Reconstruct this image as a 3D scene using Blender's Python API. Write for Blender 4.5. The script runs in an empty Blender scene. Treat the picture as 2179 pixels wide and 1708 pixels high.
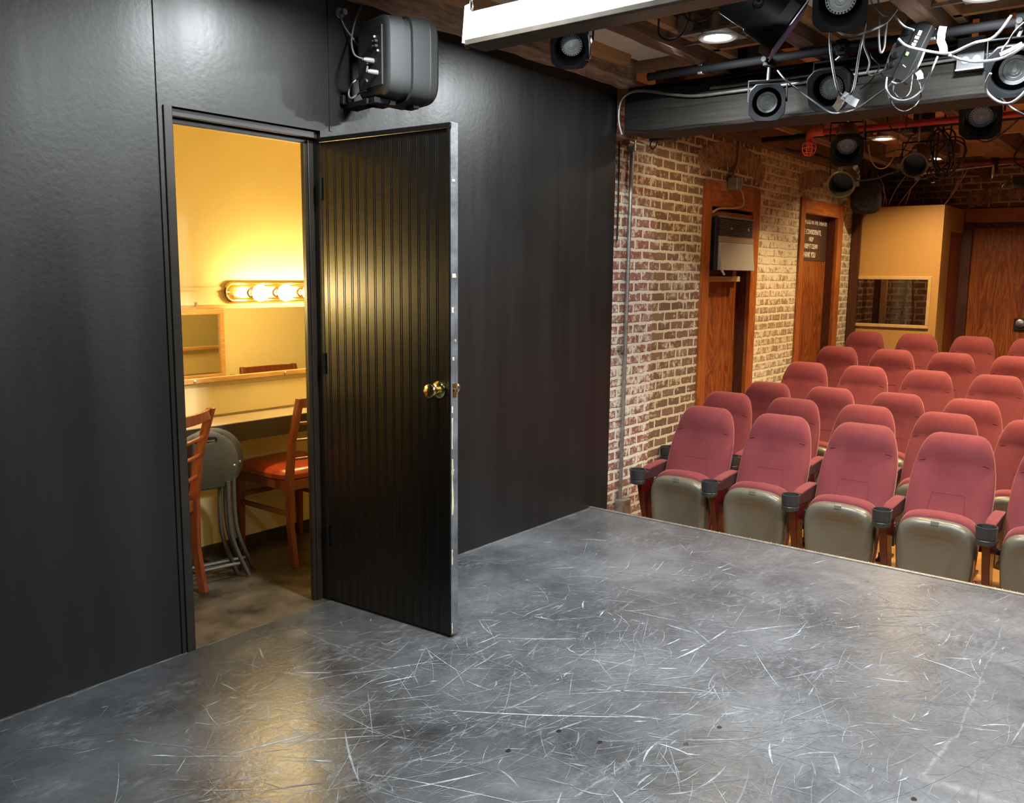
import bpy, bmesh, math, random
from mathutils import Vector, Matrix, Euler
rnd = random.Random(7)
SC = bpy.context.scene
COL = SC.collection
PI = math.pi

# ------------------------------------------------------------------ camera, world, exposure
W, H, F = 2179.0, 1708.0, 1868.36
R = Matrix(((0.62268412, 0.10540604, -0.77534125),
            (-0.7824193, 0.09551741, -0.61538318),
            (0.00919348, 0.98983129, 0.14194889)))
EYE = Vector((0, 0, 1.42))
cd = bpy.data.cameras.new('camera')
cam = bpy.data.objects.new('camera', cd)
COL.objects.link(cam)
cam.matrix_world = Matrix.Translation(EYE) @ R.to_4x4()
cd.sensor_width = 36.0
cd.lens = F / W * 36.0
cd.clip_start = 0.02
SC.camera = cam
wd = bpy.data.worlds.new('world')
SC.world = wd
wd.use_nodes = True
wd.node_tree.nodes['Background'].inputs[0].default_value = (1, 0.95, 0.9, 1)
wd.node_tree.nodes['Background'].inputs[1].default_value = 0.004
SC.view_settings.view_transform = 'Standard'
SC.view_settings.look = 'None'
SC.view_settings.exposure = 0.0
SC.view_settings.gamma = 1.0
SC.cycles.use_denoising = True
SC.cycles.max_bounces = 7
SC.cycles.diffuse_bounces = 4
SC.cycles.glossy_bounces = 4
SC.cycles.sample_clamp_indirect = 6
# light levels of the seen and added lamps (used by the lamp builders below)
STAGE_W, HOUSE_W, BULB = 57.0, 45.0, 115.0
COOL, WARM, BULBC = (0.93, 0.98, 1.0), (1.0, 0.74, 0.43), (1.0, 0.73, 0.29)


def _ray(px, py):
    return R @ Vector((px - W / 2, -(py - H / 2), -F))


def onx(px, py, X):          # the point of the plane x = X seen at that spot of the photo
    d = _ray(px, py)
    return EYE + d * (X / d.x)


def ony(px, py, Y):
    d = _ray(px, py)
    return EYE + d * (Y / d.y)


def floorpt(px, py):
    d = _ray(px, py)
    return EYE + d * (-EYE.z / d.z)


# ------------------------------------------------------------------ materials
def nt(name):
    m = bpy.data.materials.new(name)
    m.use_nodes = True
    t = m.node_tree
    return m, t, t.nodes['Principled BSDF']


def N(t, kind, **kw):
    n = t.nodes.new(kind)
    for k, v in kw.items():
        if k in n.inputs.keys():
            n.inputs[k].default_value = v
        else:
            setattr(n, k, v)
    return n


def L(t, a, b):
    t.links.new(a, b)


def math_(t, op, a, b=None, c=None, clamp=False):
    n = t.nodes.new('ShaderNodeMath')
    n.operation = op
    n.use_clamp = clamp
    for i, v in enumerate((a, b, c)):
        if v is None:
            continue
        if isinstance(v, (int, float)):
            n.inputs[i].default_value = v
        else:
            t.links.new(v, n.inputs[i])
    return n.outputs[0]


def ramp(t, fac, stops):
    r = t.nodes.new('ShaderNodeValToRGB')
    e = r.color_ramp.elements
    while len(e) < len(stops):
        e.new(0.5)
    for el, (p, c) in zip(e, stops):
        el.position = p
        el.color = (c[0], c[1], c[2], 1) if not isinstance(c, (int, float)) else (c, c, c, 1)
    t.links.new(fac, r.inputs[0])
    return r.outputs[0]


def mixc(t, fac, a, b, mode='MIX'):
    n = t.nodes.new('ShaderNodeMix')
    n.data_type = 'RGBA'
    n.blend_type = mode
    for i, v in ((0, fac), (6, a), (7, b)):
        if isinstance(v, (int, float)):
            n.inputs[i].default_value = v
        elif isinstance(v, tuple):
            n.inputs[i].default_value = (v[0], v[1], v[2], 1)
        else:
            t.links.new(v, n.inputs[i])
    return n.outputs[2]


def noise(t, vec, scale, detail=4, rough=0.55, dist=0.0):
    n = N(t, 'ShaderNodeTexNoise')
    n.inputs['Scale'].default_value = scale
    n.inputs['Detail'].default_value = detail
    n.inputs['Roughness'].default_value = rough
    n.inputs['Distortion'].default_value = dist
    if vec is not None:
        L(t, vec, n.inputs['Vector'])
    return n.outputs['Fac']


def objco(t, scale=None, rot=None):
    tc = N(t, 'ShaderNodeTexCoord')
    if scale is None and rot is None:
        return tc.outputs['Object']
    mp = N(t, 'ShaderNodeMapping')
    if scale:
        mp.inputs['Scale'].default_value = scale
    if rot:
        mp.inputs['Rotation'].default_value = rot
    L(t, tc.outputs['Object'], mp.inputs[0])
    return mp.outputs[0]


def bump(t, b, height, strength=0.3, dist=0.01):
    n = N(t, 'ShaderNodeBump')
    n.inputs['Strength'].default_value = strength
    n.inputs['Distance'].default_value = dist
    L(t, height, n.inputs['Height'])
    L(t, n.outputs[0], b.inputs['Normal'])


def mat(name, col, rough=0.5, metal=0.0, var=0.0, vscale=12.0, bmp=0.0, bscale=60.0, spec=0.5, emit=None, es=1.0, sheen=0.0):
    m, t, b = nt(name)
    b.inputs['Roughness'].default_value = rough
    b.inputs['Metallic'].default_value = metal
    b.inputs['Specular IOR Level'].default_value = spec
    co = objco(t)
    f = noise(t, co, vscale)
    lo = tuple(c * (1 - var) for c in col)
    hi = tuple(min(1, c * (1 + var)) for c in col)
    L(t, ramp(t, f, [(0.3, lo), (0.7, hi)]), b.inputs['Base Color'])
    if bmp:
        bump(t, b, noise(t, co, bscale), bmp, 0.004)
    if sheen:
        b.inputs['Sheen Weight'].default_value = sheen
        b.inputs['Sheen Roughness'].default_value = 0.4
    if emit:
        b.inputs['Emission Color'].default_value = (*emit, 1)
        b.inputs['Emission Strength'].default_value = es
    return m


def m_black_wall():
    m, t, b = nt('black_wall_paint')
    co = objco(t)
    big = noise(t, objco(t, (0.7, 0.7, 0.35)), 1.6, 3)
    streak = noise(t, objco(t, (3.0, 3.0, 0.25)), 2.2, 5)
    col = ramp(t, math_(t, 'ADD', math_(t, 'MULTIPLY', big, 0.5), math_(t, 'MULTIPLY', streak, 0.5)),
               [(0.3, (0.0055, 0.0052, 0.0048)), (0.7, (0.0095, 0.0092, 0.0087))])
    v = N(t, 'ShaderNodeTexVoronoi')
    v.inputs['Scale'].default_value = 3.2
    L(t, co, v.inputs['Vector'])
    sp = N(t, 'ShaderNodeSeparateColor')
    L(t, v.outputs['Color'], sp.inputs[0])
    chip = math_(t, 'MULTIPLY', math_(t, 'LESS_THAN', v.outputs['Distance'], math_(t, 'MULTIPLY', sp.outputs[1], 0.03)),
                 math_(t, 'GREATER_THAN', sp.outputs[0], 0.72))
    sc = noise(t, objco(t, (5, 5, 22), (0, 0.5, 0)), 2.4, 6, 0.7)
    scm = math_(t, 'MULTIPLY', math_(t, 'GREATER_THAN', sc, 0.74), 0.25)
    col = mixc(t, math_(t, 'MAXIMUM', chip, scm), col, (0.22, 0.21, 0.2))
    L(t, col, b.inputs['Base Color'])
    L(t, ramp(t, streak, [(0.3, 0.33), (0.7, 0.44)]), b.inputs['Roughness'])
    h = math_(t, 'ADD', noise(t, co, 55, 4), math_(t, 'MULTIPLY', noise(t, co, 4, 3), 1.6))
    bump(t, b, h, 0.13, 0.004)
    return m


def seg_mask(t, co, a, bb, w, wob=0.012):
    """soft mask around the line a-bb on the floor"""
    dx, dy = bb[0] - a[0], bb[1] - a[1]
    ln = math.hypot(dx, dy)
    ux, uy = dx / ln, dy / ln
    s = N(t, 'ShaderNodeSeparateXYZ')
    L(t, co, s.inputs[0])
    x = math_(t, 'SUBTRACT', s.outputs[0], a[0])
    y = math_(t, 'SUBTRACT', s.outputs[1], a[1])
    u = math_(t, 'ADD', math_(t, 'MULTIPLY', x, ux), math_(t, 'MULTIPLY', y, uy))
    v = math_(t, 'SUBTRACT', math_(t, 'MULTIPLY', y, ux), math_(t, 'MULTIPLY', x, uy))
    n = math_(t, 'MULTIPLY', math_(t, 'SUBTRACT', noise(t, co, 9, 4), 0.5), wob * 2)
    v = math_(t, 'ABSOLUTE', math_(t, 'ADD', v, n))
    mr = N(t, 'ShaderNodeMapRange')
    mr.inputs[1].default_value = 0.0
    mr.inputs[2].default_value = w
    mr.inputs[3].default_value = 1.0
    mr.inputs[4].default_value = 0.0
    L(t, v, mr.inputs[0])
    inside = math_(t, 'MULTIPLY', math_(t, 'GREATER_THAN', u, 0), math_(t, 'LESS_THAN', u, ln))
    return math_(t, 'MULTIPLY', mr.outputs[0], inside)


def m_floor():
    m, t, b = nt('black_stage_floor')
    co = objco(t)
    cl = noise(t, co, 1.3, 5, 0.6)
    dust = noise(t, co, 3.5, 8, 0.72, 0.6)
    fine = noise(t, objco(t, (9, 30, 1), (0, 0, 0.5)), 3.0, 7, 0.7)
    f = math_(t, 'MULTIPLY', math_(t, 'ADD', math_(t, 'MULTIPLY', cl, 0.6), math_(t, 'MULTIPLY', dust, 0.4)),
              math_(t, 'ADD', 0.82, math_(t, 'MULTIPLY', fine, 0.36)))
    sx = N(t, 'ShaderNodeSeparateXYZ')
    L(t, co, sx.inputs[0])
    light_fall = math_(t, 'ADD', math_(t, 'MULTIPLY', math_(t, 'SUBTRACT', sx.outputs[0], 2.0), 0.42), math_(t, 'MULTIPLY', math_(t, 'SUBTRACT', 1.9, sx.outputs[1]), 0.25))  # light falloff put into the floor colour: darker left, paler mid-stage
    light_fall = math_(t, 'ADD', light_fall, math_(t, 'MULTIPLY', math_(t, 'SUBTRACT', cl, 0.5), 2.0))
    light_fall = ramp(t, math_(t, 'ADD', light_fall, 0.5), [(0.0, 0.0), (1.0, 1.0)])
    f = math_(t, 'ADD', f, math_(t, 'MULTIPLY', math_(t, 'SUBTRACT', light_fall, 0.7), 0.22))
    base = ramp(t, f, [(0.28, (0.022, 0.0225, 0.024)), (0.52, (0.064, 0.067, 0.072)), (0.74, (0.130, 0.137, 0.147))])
    chalk = math_(t, 'MULTIPLY', ramp(t, noise(t, co, 2.3, 4, 0.6, 0.4), [(0.52, 0.0), (0.68, 1.0)]), ramp(t, noise(t, objco(t, (1, 2.2, 1), (0, 0, 0.6)), 16, 7, 0.75), [(0.48, 0.0), (0.64, 1.0)]))
    base = mixc(t, math_(t, 'MULTIPLY', chalk, 0.55), base, (0.21, 0.225, 0.245))
    mk = seg_mask(t, co, (1.71, 2.92), (2.40, 2.92), 0.012)
    for a, c, w in (((-60, 1556), (398, 1388), 0.007), ((978, 1180), (1262, 1080), 0.006), ((2135, 1330), (2088, 1445), 0.004), ((2088, 1445), (2035, 1565), 0.005), ((2035, 1565), (1962, 1652), 0.008), ((1955, 1650), (2080, 1690), 0.030), ((2080, 1690), (2240, 1740), 0.034),
                    ((1446, 1550), (1225, 1695), 0.005), ((1062, 1512), (780, 1682), 0.004), ((620, 1330), (850, 1440), 0.003)):
        a, c = floorpt(*a), floorpt(*c)
        mk = math_(t, 'MAXIMUM', mk, seg_mask(t, co, (a.x, a.y), (c.x, c.y), w, 0.022))
    mk = math_(t, 'MULTIPLY', mk, ramp(t, noise(t, co, 26, 5, 0.7), [(0.38, 0.12), (0.6, 1.0)]), clamp=True)
    L(t, mixc(t, math_(t, 'MULTIPLY', mk, 0.6), base, (0.24, 0.25, 0.26)), b.inputs['Base Color'])
    L(t, ramp(t, dust, [(0.35, 0.25), (0.7, 0.36)]), b.inputs['Roughness'])
    b.inputs['Specular IOR Level'].default_value = 0.5
    h = math_(t, 'ADD', noise(t, co, 38, 4, 0.5, 0.8), math_(t, 'MULTIPLY', noise(t, co, 7, 2), 1.0))
    bump(t, b, h, 0.16, 0.006)
    return m


def m_brick(name, axis, c1, c2, mort, smear, bstr=0.9):
    m, t, b = nt(name)
    co = objco(t)
    s = N(t, 'ShaderNodeSeparateXYZ')
    L(t, co, s.inputs[0])
    n1 = math_(t, 'MULTIPLY', math_(t, 'SUBTRACT', noise(t, co, 5, 3), 0.5), 0.016)
    n2 = math_(t, 'MULTIPLY', math_(t, 'SUBTRACT', noise(t, co, 21, 3), 0.5), 0.022)
    cx = N(t, 'ShaderNodeCombineXYZ')
    L(t, math_(t, 'ADD', s.outputs[axis], math_(t, 'ADD', n2, n1)), cx.inputs[0])
    L(t, math_(t, 'ADD', s.outputs[2], math_(t, 'ADD', n1, n2)), cx.inputs[1])
    br = N(t, 'ShaderNodeTexBrick')
    br.offset = 0.5
    br.inputs['Scale'].default_value = 1.0
    br.inputs['Brick Width'].default_value = 0.195
    br.inputs['Row Height'].default_value = 0.073
    br.inputs['Mortar Size'].default_value = 0.0125
    br.inputs['Mortar Smooth'].default_value = 0.35
    br.inputs['Bias'].default_value = -0.1
    br.inputs['Color1'].default_value = (*c1, 1)
    br.inputs['Color2'].default_value = (*c2, 1)
    br.inputs['Mortar'].default_value = (*mort, 1)
    L(t, cx.outputs[0], br.inputs['Vector'])
    col = br.outputs['Color']
    grain = noise(t, co, 70, 5, 0.7)
    col = mixc(t, 0.55, col, ramp(t, grain, [(0.3, 0.25), (0.7, 1.0)]), 'MULTIPLY')
    sm = math_(t, 'ADD', math_(t, 'MULTIPLY', noise(t, co, 17, 6, 0.72), 0.75), math_(t, 'MULTIPLY', noise(t, co, 1.1, 2), 0.25))
    smk = ramp(t, sm, [(0.62 - smear, 0.0), (0.72 - smear, 0.85)])
    col = mixc(t, smk, col, mort)
    mc = mixc(t, br.outputs['Fac'], col, mixc(t, grain, tuple(c * 0.75 for c in mort), mort))
    L(t, mc, b.inputs['Base Color'])
    b.inputs['Roughness'].default_value = 0.85
    b.inputs['Specular IOR Level'].default_value = 0.25
    h = math_(t, 'ADD', math_(t, 'MULTIPLY', math_(t, 'SUBTRACT', 1.0, br.outputs['Fac']), 0.8), math_(t, 'MULTIPLY', grain, 0.7))
    bump(t, b, h, bstr, 0.012)
    return m


def m_wood(name, dark, light, axis=2, scale=1.0, rough=0.35, contrast=1.0, figure=3.0, bmp=0.08):
    m, t, b = nt(name)
    sc = [7.0 * scale] * 3
    sc[axis] = 0.9 * scale
    co = objco(t, tuple(sc))
    n = noise(t, co, 1.1, 4, 0.5, figure * 0.25)
    rings = math_(t, 'PINGPONG', math_(t, 'MULTIPLY', n, 9.0), 0.5)
    sc2 = [60.0] * 3
    sc2[axis] = 3.0
    fib = noise(t, objco(t, tuple(sc2)), 1.5, 5, 0.65)
    f = math_(t, 'ADD', math_(t, 'MULTIPLY', rings, 1.1 * contrast), math_(t, 'MULTIPLY', fib, 0.6))
    L(t, ramp(t, f, [(0.25, dark), (0.85, light)]), b.inputs['Base Color'])
    b.inputs['Roughness'].default_value = rough
    if bmp:
        bump(t, b, f, bmp, 0.004)
    return m


def m_oldwood(name, dark, light, axis=0, bstr=0.6, rough=0.75):
    m, t, b = nt(name)
    sc = [26.0] * 3
    sc[axis] = 1.6
    co = objco(t, tuple(sc))
    g = noise(t, co, 1.2, 7, 0.7, 0.5)
    bl = noise(t, objco(t), 3.0, 4)
    f = math_(t, 'ADD', math_(t, 'MULTIPLY', g, 0.7), math_(t, 'MULTIPLY', bl, 0.3))
    L(t, ramp(t, f, [(0.33, dark), (0.52, tuple((a + c) / 2 for a, c in zip(dark, light))), (0.68, light)]), b.inputs['Base Color'])
    b.inputs['Roughness'].default_value = rough
    bump(t, b, f, bstr, 0.02)
    return m


def m_fabric():
    m, t, b = nt('maroon_seat_fabric')
    co = objco(t)
    oi = N(t, 'ShaderNodeObjectInfo')
    f = math_(t, 'ADD', math_(t, 'MULTIPLY', noise(t, co, 6, 4), 0.7), math_(t, 'MULTIPLY', noise(t, co, 260, 3), 0.3))
    c = ramp(t, f, [(0.3, (0.112, 0.020, 0.023)), (0.7, (0.165, 0.034, 0.038))])
    vv = math_(t, 'ADD', 0.9, math_(t, 'MULTIPLY', oi.outputs['Random'], 0.2))
    h = N(t, 'ShaderNodeHueSaturation')
    L(t, vv, h.inputs['Value'])
    L(t, c, h.inputs['Color'])
    L(t, h.outputs[0], b.inputs['Base Color'])
    b.inputs['Roughness'].default_value = 0.9
    b.inputs['Specular IOR Level'].default_value = 0.2
    b.inputs['Sheen Weight'].default_value = 0.35
    b.inputs['Sheen Roughness'].default_value = 0.4
    b.inputs['Sheen Tint'].default_value = (1.0, 0.5, 0.45, 1)
    bump(t, b, noise(t, co, 420, 2), 0.15, 0.002)
    return m


def m_glass(name, rough=0.02, tint=(1, 1, 1)):
    m, t, b = nt(name)
    t.nodes.remove(b)
    out = t.nodes['Material Output']
    tr = N(t, 'ShaderNodeBsdfTransparent')
    tr.inputs[0].default_value = (*tint, 1)
    gl = N(t, 'ShaderNodeBsdfGlossy')
    gl.inputs['Roughness'].default_value = rough
    fr = N(t, 'ShaderNodeFresnel')
    fr.inputs[0].default_value = 1.5
    mx = N(t, 'ShaderNodeMixShader')
    L(t, fr.outputs[0], mx.inputs[0])
    L(t, tr.outputs[0], mx.inputs[1])
    L(t, gl.outputs[0], mx.inputs[2])
    L(t, mx.outputs[0], out.inputs[0])
    return m


MT = dict(
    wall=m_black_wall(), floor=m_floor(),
    scr1=mat('pale_scuff', (0.225, 0.245, 0.265), 0.6, var=0.4, vscale=40), scr2=mat('grey_scuff', (0.15, 0.162, 0.175), 0.5, var=0.4, vscale=40),
    scr3=mat('faint_scuff', (0.095, 0.101, 0.108), 0.42, var=0.3, vscale=40), spot=mat('black_floor_spot', (0.006, 0.006, 0.006), 0.3),
    door=mat('black_door_gloss', (0.0035, 0.0032, 0.003), 0.27, var=0.25, vscale=5, bmp=0.06, bscale=90, spec=0.5),
    jamb=mat('brown_black_jamb', (0.016, 0.012, 0.008), 0.33, var=0.3, vscale=8),
    dooredge=mat('glare_painted_edge', (0.11, 0.117, 0.125), 0.40, var=0.5, vscale=9, bmp=0.3, bscale=40),  # pale tone stands for lamp glare on the glossy black edge
    chip=mat('bare_cream_wood', (0.62, 0.52, 0.36), 0.7, var=0.2), brass=mat('brass', (0.78, 0.60, 0.28), 0.16, 1.0),
    steel=mat('steel', (0.55, 0.55, 0.54), 0.3, 1.0, var=0.1), galv=mat('galvanised_steel', (0.38, 0.38, 0.36), 0.42, 0.85, var=0.25, vscale=20),
    black=mat('black_metal', (0.0032, 0.0036, 0.0045), 0.55, 0.0, var=0.3, spec=0.14), pipeblack=mat('dull_black_pipe', (0.008, 0.008, 0.009), 0.75, spec=0.2), blackin=mat('matt_black', (0.006, 0.006, 0.007), 0.6),
    blackpl=mat('black_plastic', (0.006, 0.006, 0.0065), 0.5, bmp=0.15, bscale=300), grille=mat('dark_grey_plastic', (0.0085, 0.009, 0.0095), 0.6, bmp=0.15, bscale=300),
    rubber=mat('black_rubber', (0.012, 0.012, 0.012), 0.5), bronze=mat('bronze_lamp_paint', (0.105, 0.078, 0.044), 0.4, 0.3, var=0.25),
    white=mat('white_enamel', (0.80, 0.82, 0.80), 0.32, var=0.03), rail=mat('dull_brown_rail', (0.075, 0.066, 0.056), 0.4, 0.5, var=0.2),
    whitecable=mat('white_cable_jacket', (0.45, 0.45, 0.46), 0.4), greycable=mat('grey_cable_jacket', (0.12, 0.12, 0.12), 0.4), tancable=mat('tan_wire', (0.42, 0.28, 0.16), 0.6),
    pinkwire=mat('salmon_wire', (0.55, 0.22, 0.14), 0.6),
    tag=mat('cream_tape', (0.40, 0.34, 0.25), 0.8, var=0.15), tagw=mat('white_tape', (0.78, 0.82, 0.84), 0.7, var=0.05),
    red=mat('red_pipe_paint', (0.40, 0.026, 0.014), 0.35, var=0.15), litred=mat('lit_red_paint', (0.80, 0.10, 0.035), 0.35, var=0.1),  # second red is brightened as if lit, for elbow, head and cage
    darkred=mat('dark_red_paint', (0.10, 0.010, 0.008), 0.3, var=0.2),
    fabric=m_fabric(), pan=mat('grey_seat_plastic', (0.108, 0.095, 0.070), 0.27, bmp=0.12, bscale=260), cup=mat('charcoal_plastic', (0.026, 0.027, 0.028), 0.33, bmp=0.1, bscale=260),
    armpl=mat('dark_maroon_plastic', (0.040, 0.016, 0.017), 0.5),
    wine=mat('wine_red_panel', (0.055, 0.004, 0.005), 0.22, var=0.15),
    brickA=m_brick('whitewashed_red_brick', 0, (0.30, 0.125, 0.10), (0.30, 0.17, 0.14), (0.72, 0.68, 0.57), 0.15),
    brickB=m_brick('brown_brick', 0, (0.19, 0.105, 0.065), (0.28, 0.165, 0.10), (0.66, 0.57, 0.40), 0.095),
    brickC=m_brick('limewashed_brick', 0, (0.33, 0.21, 0.115), (0.42, 0.29, 0.165), (0.72, 0.61, 0.41), 0.165),
    brickD=m_brick('far_brown_brick', 1, (0.22, 0.105, 0.055), (0.29, 0.16, 0.085), (0.52, 0.43, 0.29), 0.05),
    archbrick=mat('arch_brick', (0.27, 0.155, 0.085), 0.85, var=0.5, vscale=16, bmp=0.9, bscale=60),
    ctop=mat('tan_counter_top', (0.26, 0.20, 0.12), 0.5, var=0.1), ply=m_wood('stained_plywood', (0.11, 0.024, 0.005), (0.29, 0.080, 0.015), 2, 0.8, 0.32, 1.0, 7.0), trimw=m_wood('stained_pine_trim', (0.20, 0.048, 0.009), (0.36, 0.108, 0.02), 2, 1.0, 0.32, 0.8, 1.5),
    trimh=m_wood('stained_pine_header', (0.24, 0.062, 0.013), (0.44, 0.14, 0.03), 0, 1.0, 0.35, 0.8, 1.5), trimy=m_wood('stained_door_header', (0.24, 0.062, 0.013), (0.44, 0.14, 0.03), 1, 1.0, 0.35, 0.8, 1.5),
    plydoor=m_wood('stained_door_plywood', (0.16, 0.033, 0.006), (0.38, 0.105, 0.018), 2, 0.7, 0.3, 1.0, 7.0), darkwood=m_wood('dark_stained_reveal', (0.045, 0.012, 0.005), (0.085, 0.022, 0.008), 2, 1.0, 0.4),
    joist=m_oldwood('rough_old_joist', (0.035, 0.020, 0.012), (0.22, 0.135, 0.085), 0), joistlow=m_oldwood('splintered_joist', (0.14, 0.09, 0.065), (0.62, 0.47, 0.34), 0, 1.0),
    beam=m_oldwood('weathered_beam', (0.0045, 0.0036, 0.0025), (0.024, 0.020, 0.0145), 1, 0.7), tanwood=m_oldwood('tan_lath', (0.30, 0.17, 0.075), (0.50, 0.32, 0.16), 0, 0.2),
    board=m_oldwood('warm_subfloor', (0.32, 0.16, 0.075), (0.56, 0.32, 0.17), 0, 0.3), plaster=mat('cream_plasterboard', (0.62, 0.58, 0.48), 0.8, var=0.05),
    cream=mat('cream_wall_paint', (0.60, 0.50, 0.26), 0.55, var=0.05, vscale=3, bmp=0.12, bscale=18), oak=m_wood('oak_frame', (0.42, 0.22, 0.07), (0.60, 0.36, 0.13), 0, 2.0, 0.4, 0.6, 1.0),
    counter=mat('dark_counter', (0.022, 0.018, 0.011), 0.4, var=0.3), mirror=mat('mirror_silver', (0.86, 0.85, 0.80), 0.02, 1.0),
    cherry=m_wood('cherry_chair_wood', (0.12, 0.026, 0.008), (0.19, 0.050, 0.015), 2, 1.5, 0.25, 0.6, 1.0), vinyl=mat('red_brown_vinyl', (0.30, 0.045, 0.016), 0.24, var=0.08),
    stool=mat('grey_stool_plastic', (0.042, 0.036, 0.020), 0.5, bmp=0.3, bscale=220, var=0.15), stoolleg=mat('grey_stool_tube', (0.075, 0.070, 0.055), 0.35, 0.4),
    dgfloor=mat('dressing_floor', (0.048, 0.038, 0.026), 0.30, var=0.75, vscale=7, bmp=0.2, bscale=22),
    booth=m_oldwood('tan_plywood', (0.43, 0.225, 0.055), (0.47, 0.255, 0.07), 2, 0.03, 0.5), boothdark=mat('shadowed_board', (0.16, 0.10, 0.055), 0.6), ashframe=mat('pale_window_moulding', (0.52, 0.33, 0.12), 0.4, var=0.1),
    glass=m_glass('clear_glass'), lens=mat('frosted_lamp_lens', (0.42, 0.43, 0.43), 0.18, 0.0, var=0.15, vscale=60), lensring=mat('grey_lens_ring', (0.34, 0.34, 0.345), 0.4, 0.0),
    houselight=mat('warm_lamp_face', (1, 1, 1), 0.4, emit=(1.0, 0.86, 0.62), es=12.0), stagelight=mat('cool_lamp_face', (1, 1, 1), 0.4, emit=(0.95, 0.99, 1.0), es=14.0),
    bulb=mat('glowing_bulb', (1, 1, 1), 0.3, emit=BULBC, es=BULB), led=mat('green_led', (0.2, 1, 0.1), 0.4, emit=(0.25, 1.0, 0.08), es=3.0), ledw=mat('pale_led', (0.8, 1, 0.6), 0.4, emit=(0.75, 1.0, 0.55), es=3.0),
    acface=mat('beige_heater_panel', (0.30, 0.27, 0.225), 0.45), acband=mat('brown_heater_band', (0.23, 0.18, 0.12), 0.45), sign=mat('dark_brown_sign', (0.055, 0.030, 0.020), 0.4), ink=mat('white_lettering', (0.80, 0.76, 0.68), 0.6),
    yellow=mat('yellow_connector', (0.75, 0.45, 0.03), 0.5), gel=mat('violet_gel', (0.035, 0.012, 0.045), 0.25), pine=m_oldwood('raw_pine', (0.42, 0.26, 0.10), (0.60, 0.42, 0.2), 0, 0.1),
    hallfloor=m_oldwood('amber_floorboards', (0.36, 0.17, 0.04), (0.58, 0.30, 0.08), 1, 0.1, 0.35), outlet=mat('pale_outlet', (0.42, 0.42, 0.40), 0.4), platetin=mat('tin_cover_plate', (0.10, 0.104, 0.11), 0.5, 0.1, var=0.2),
    putty=mat('grey_block', (0.20, 0.21, 0.23), 0.6),
)


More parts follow.
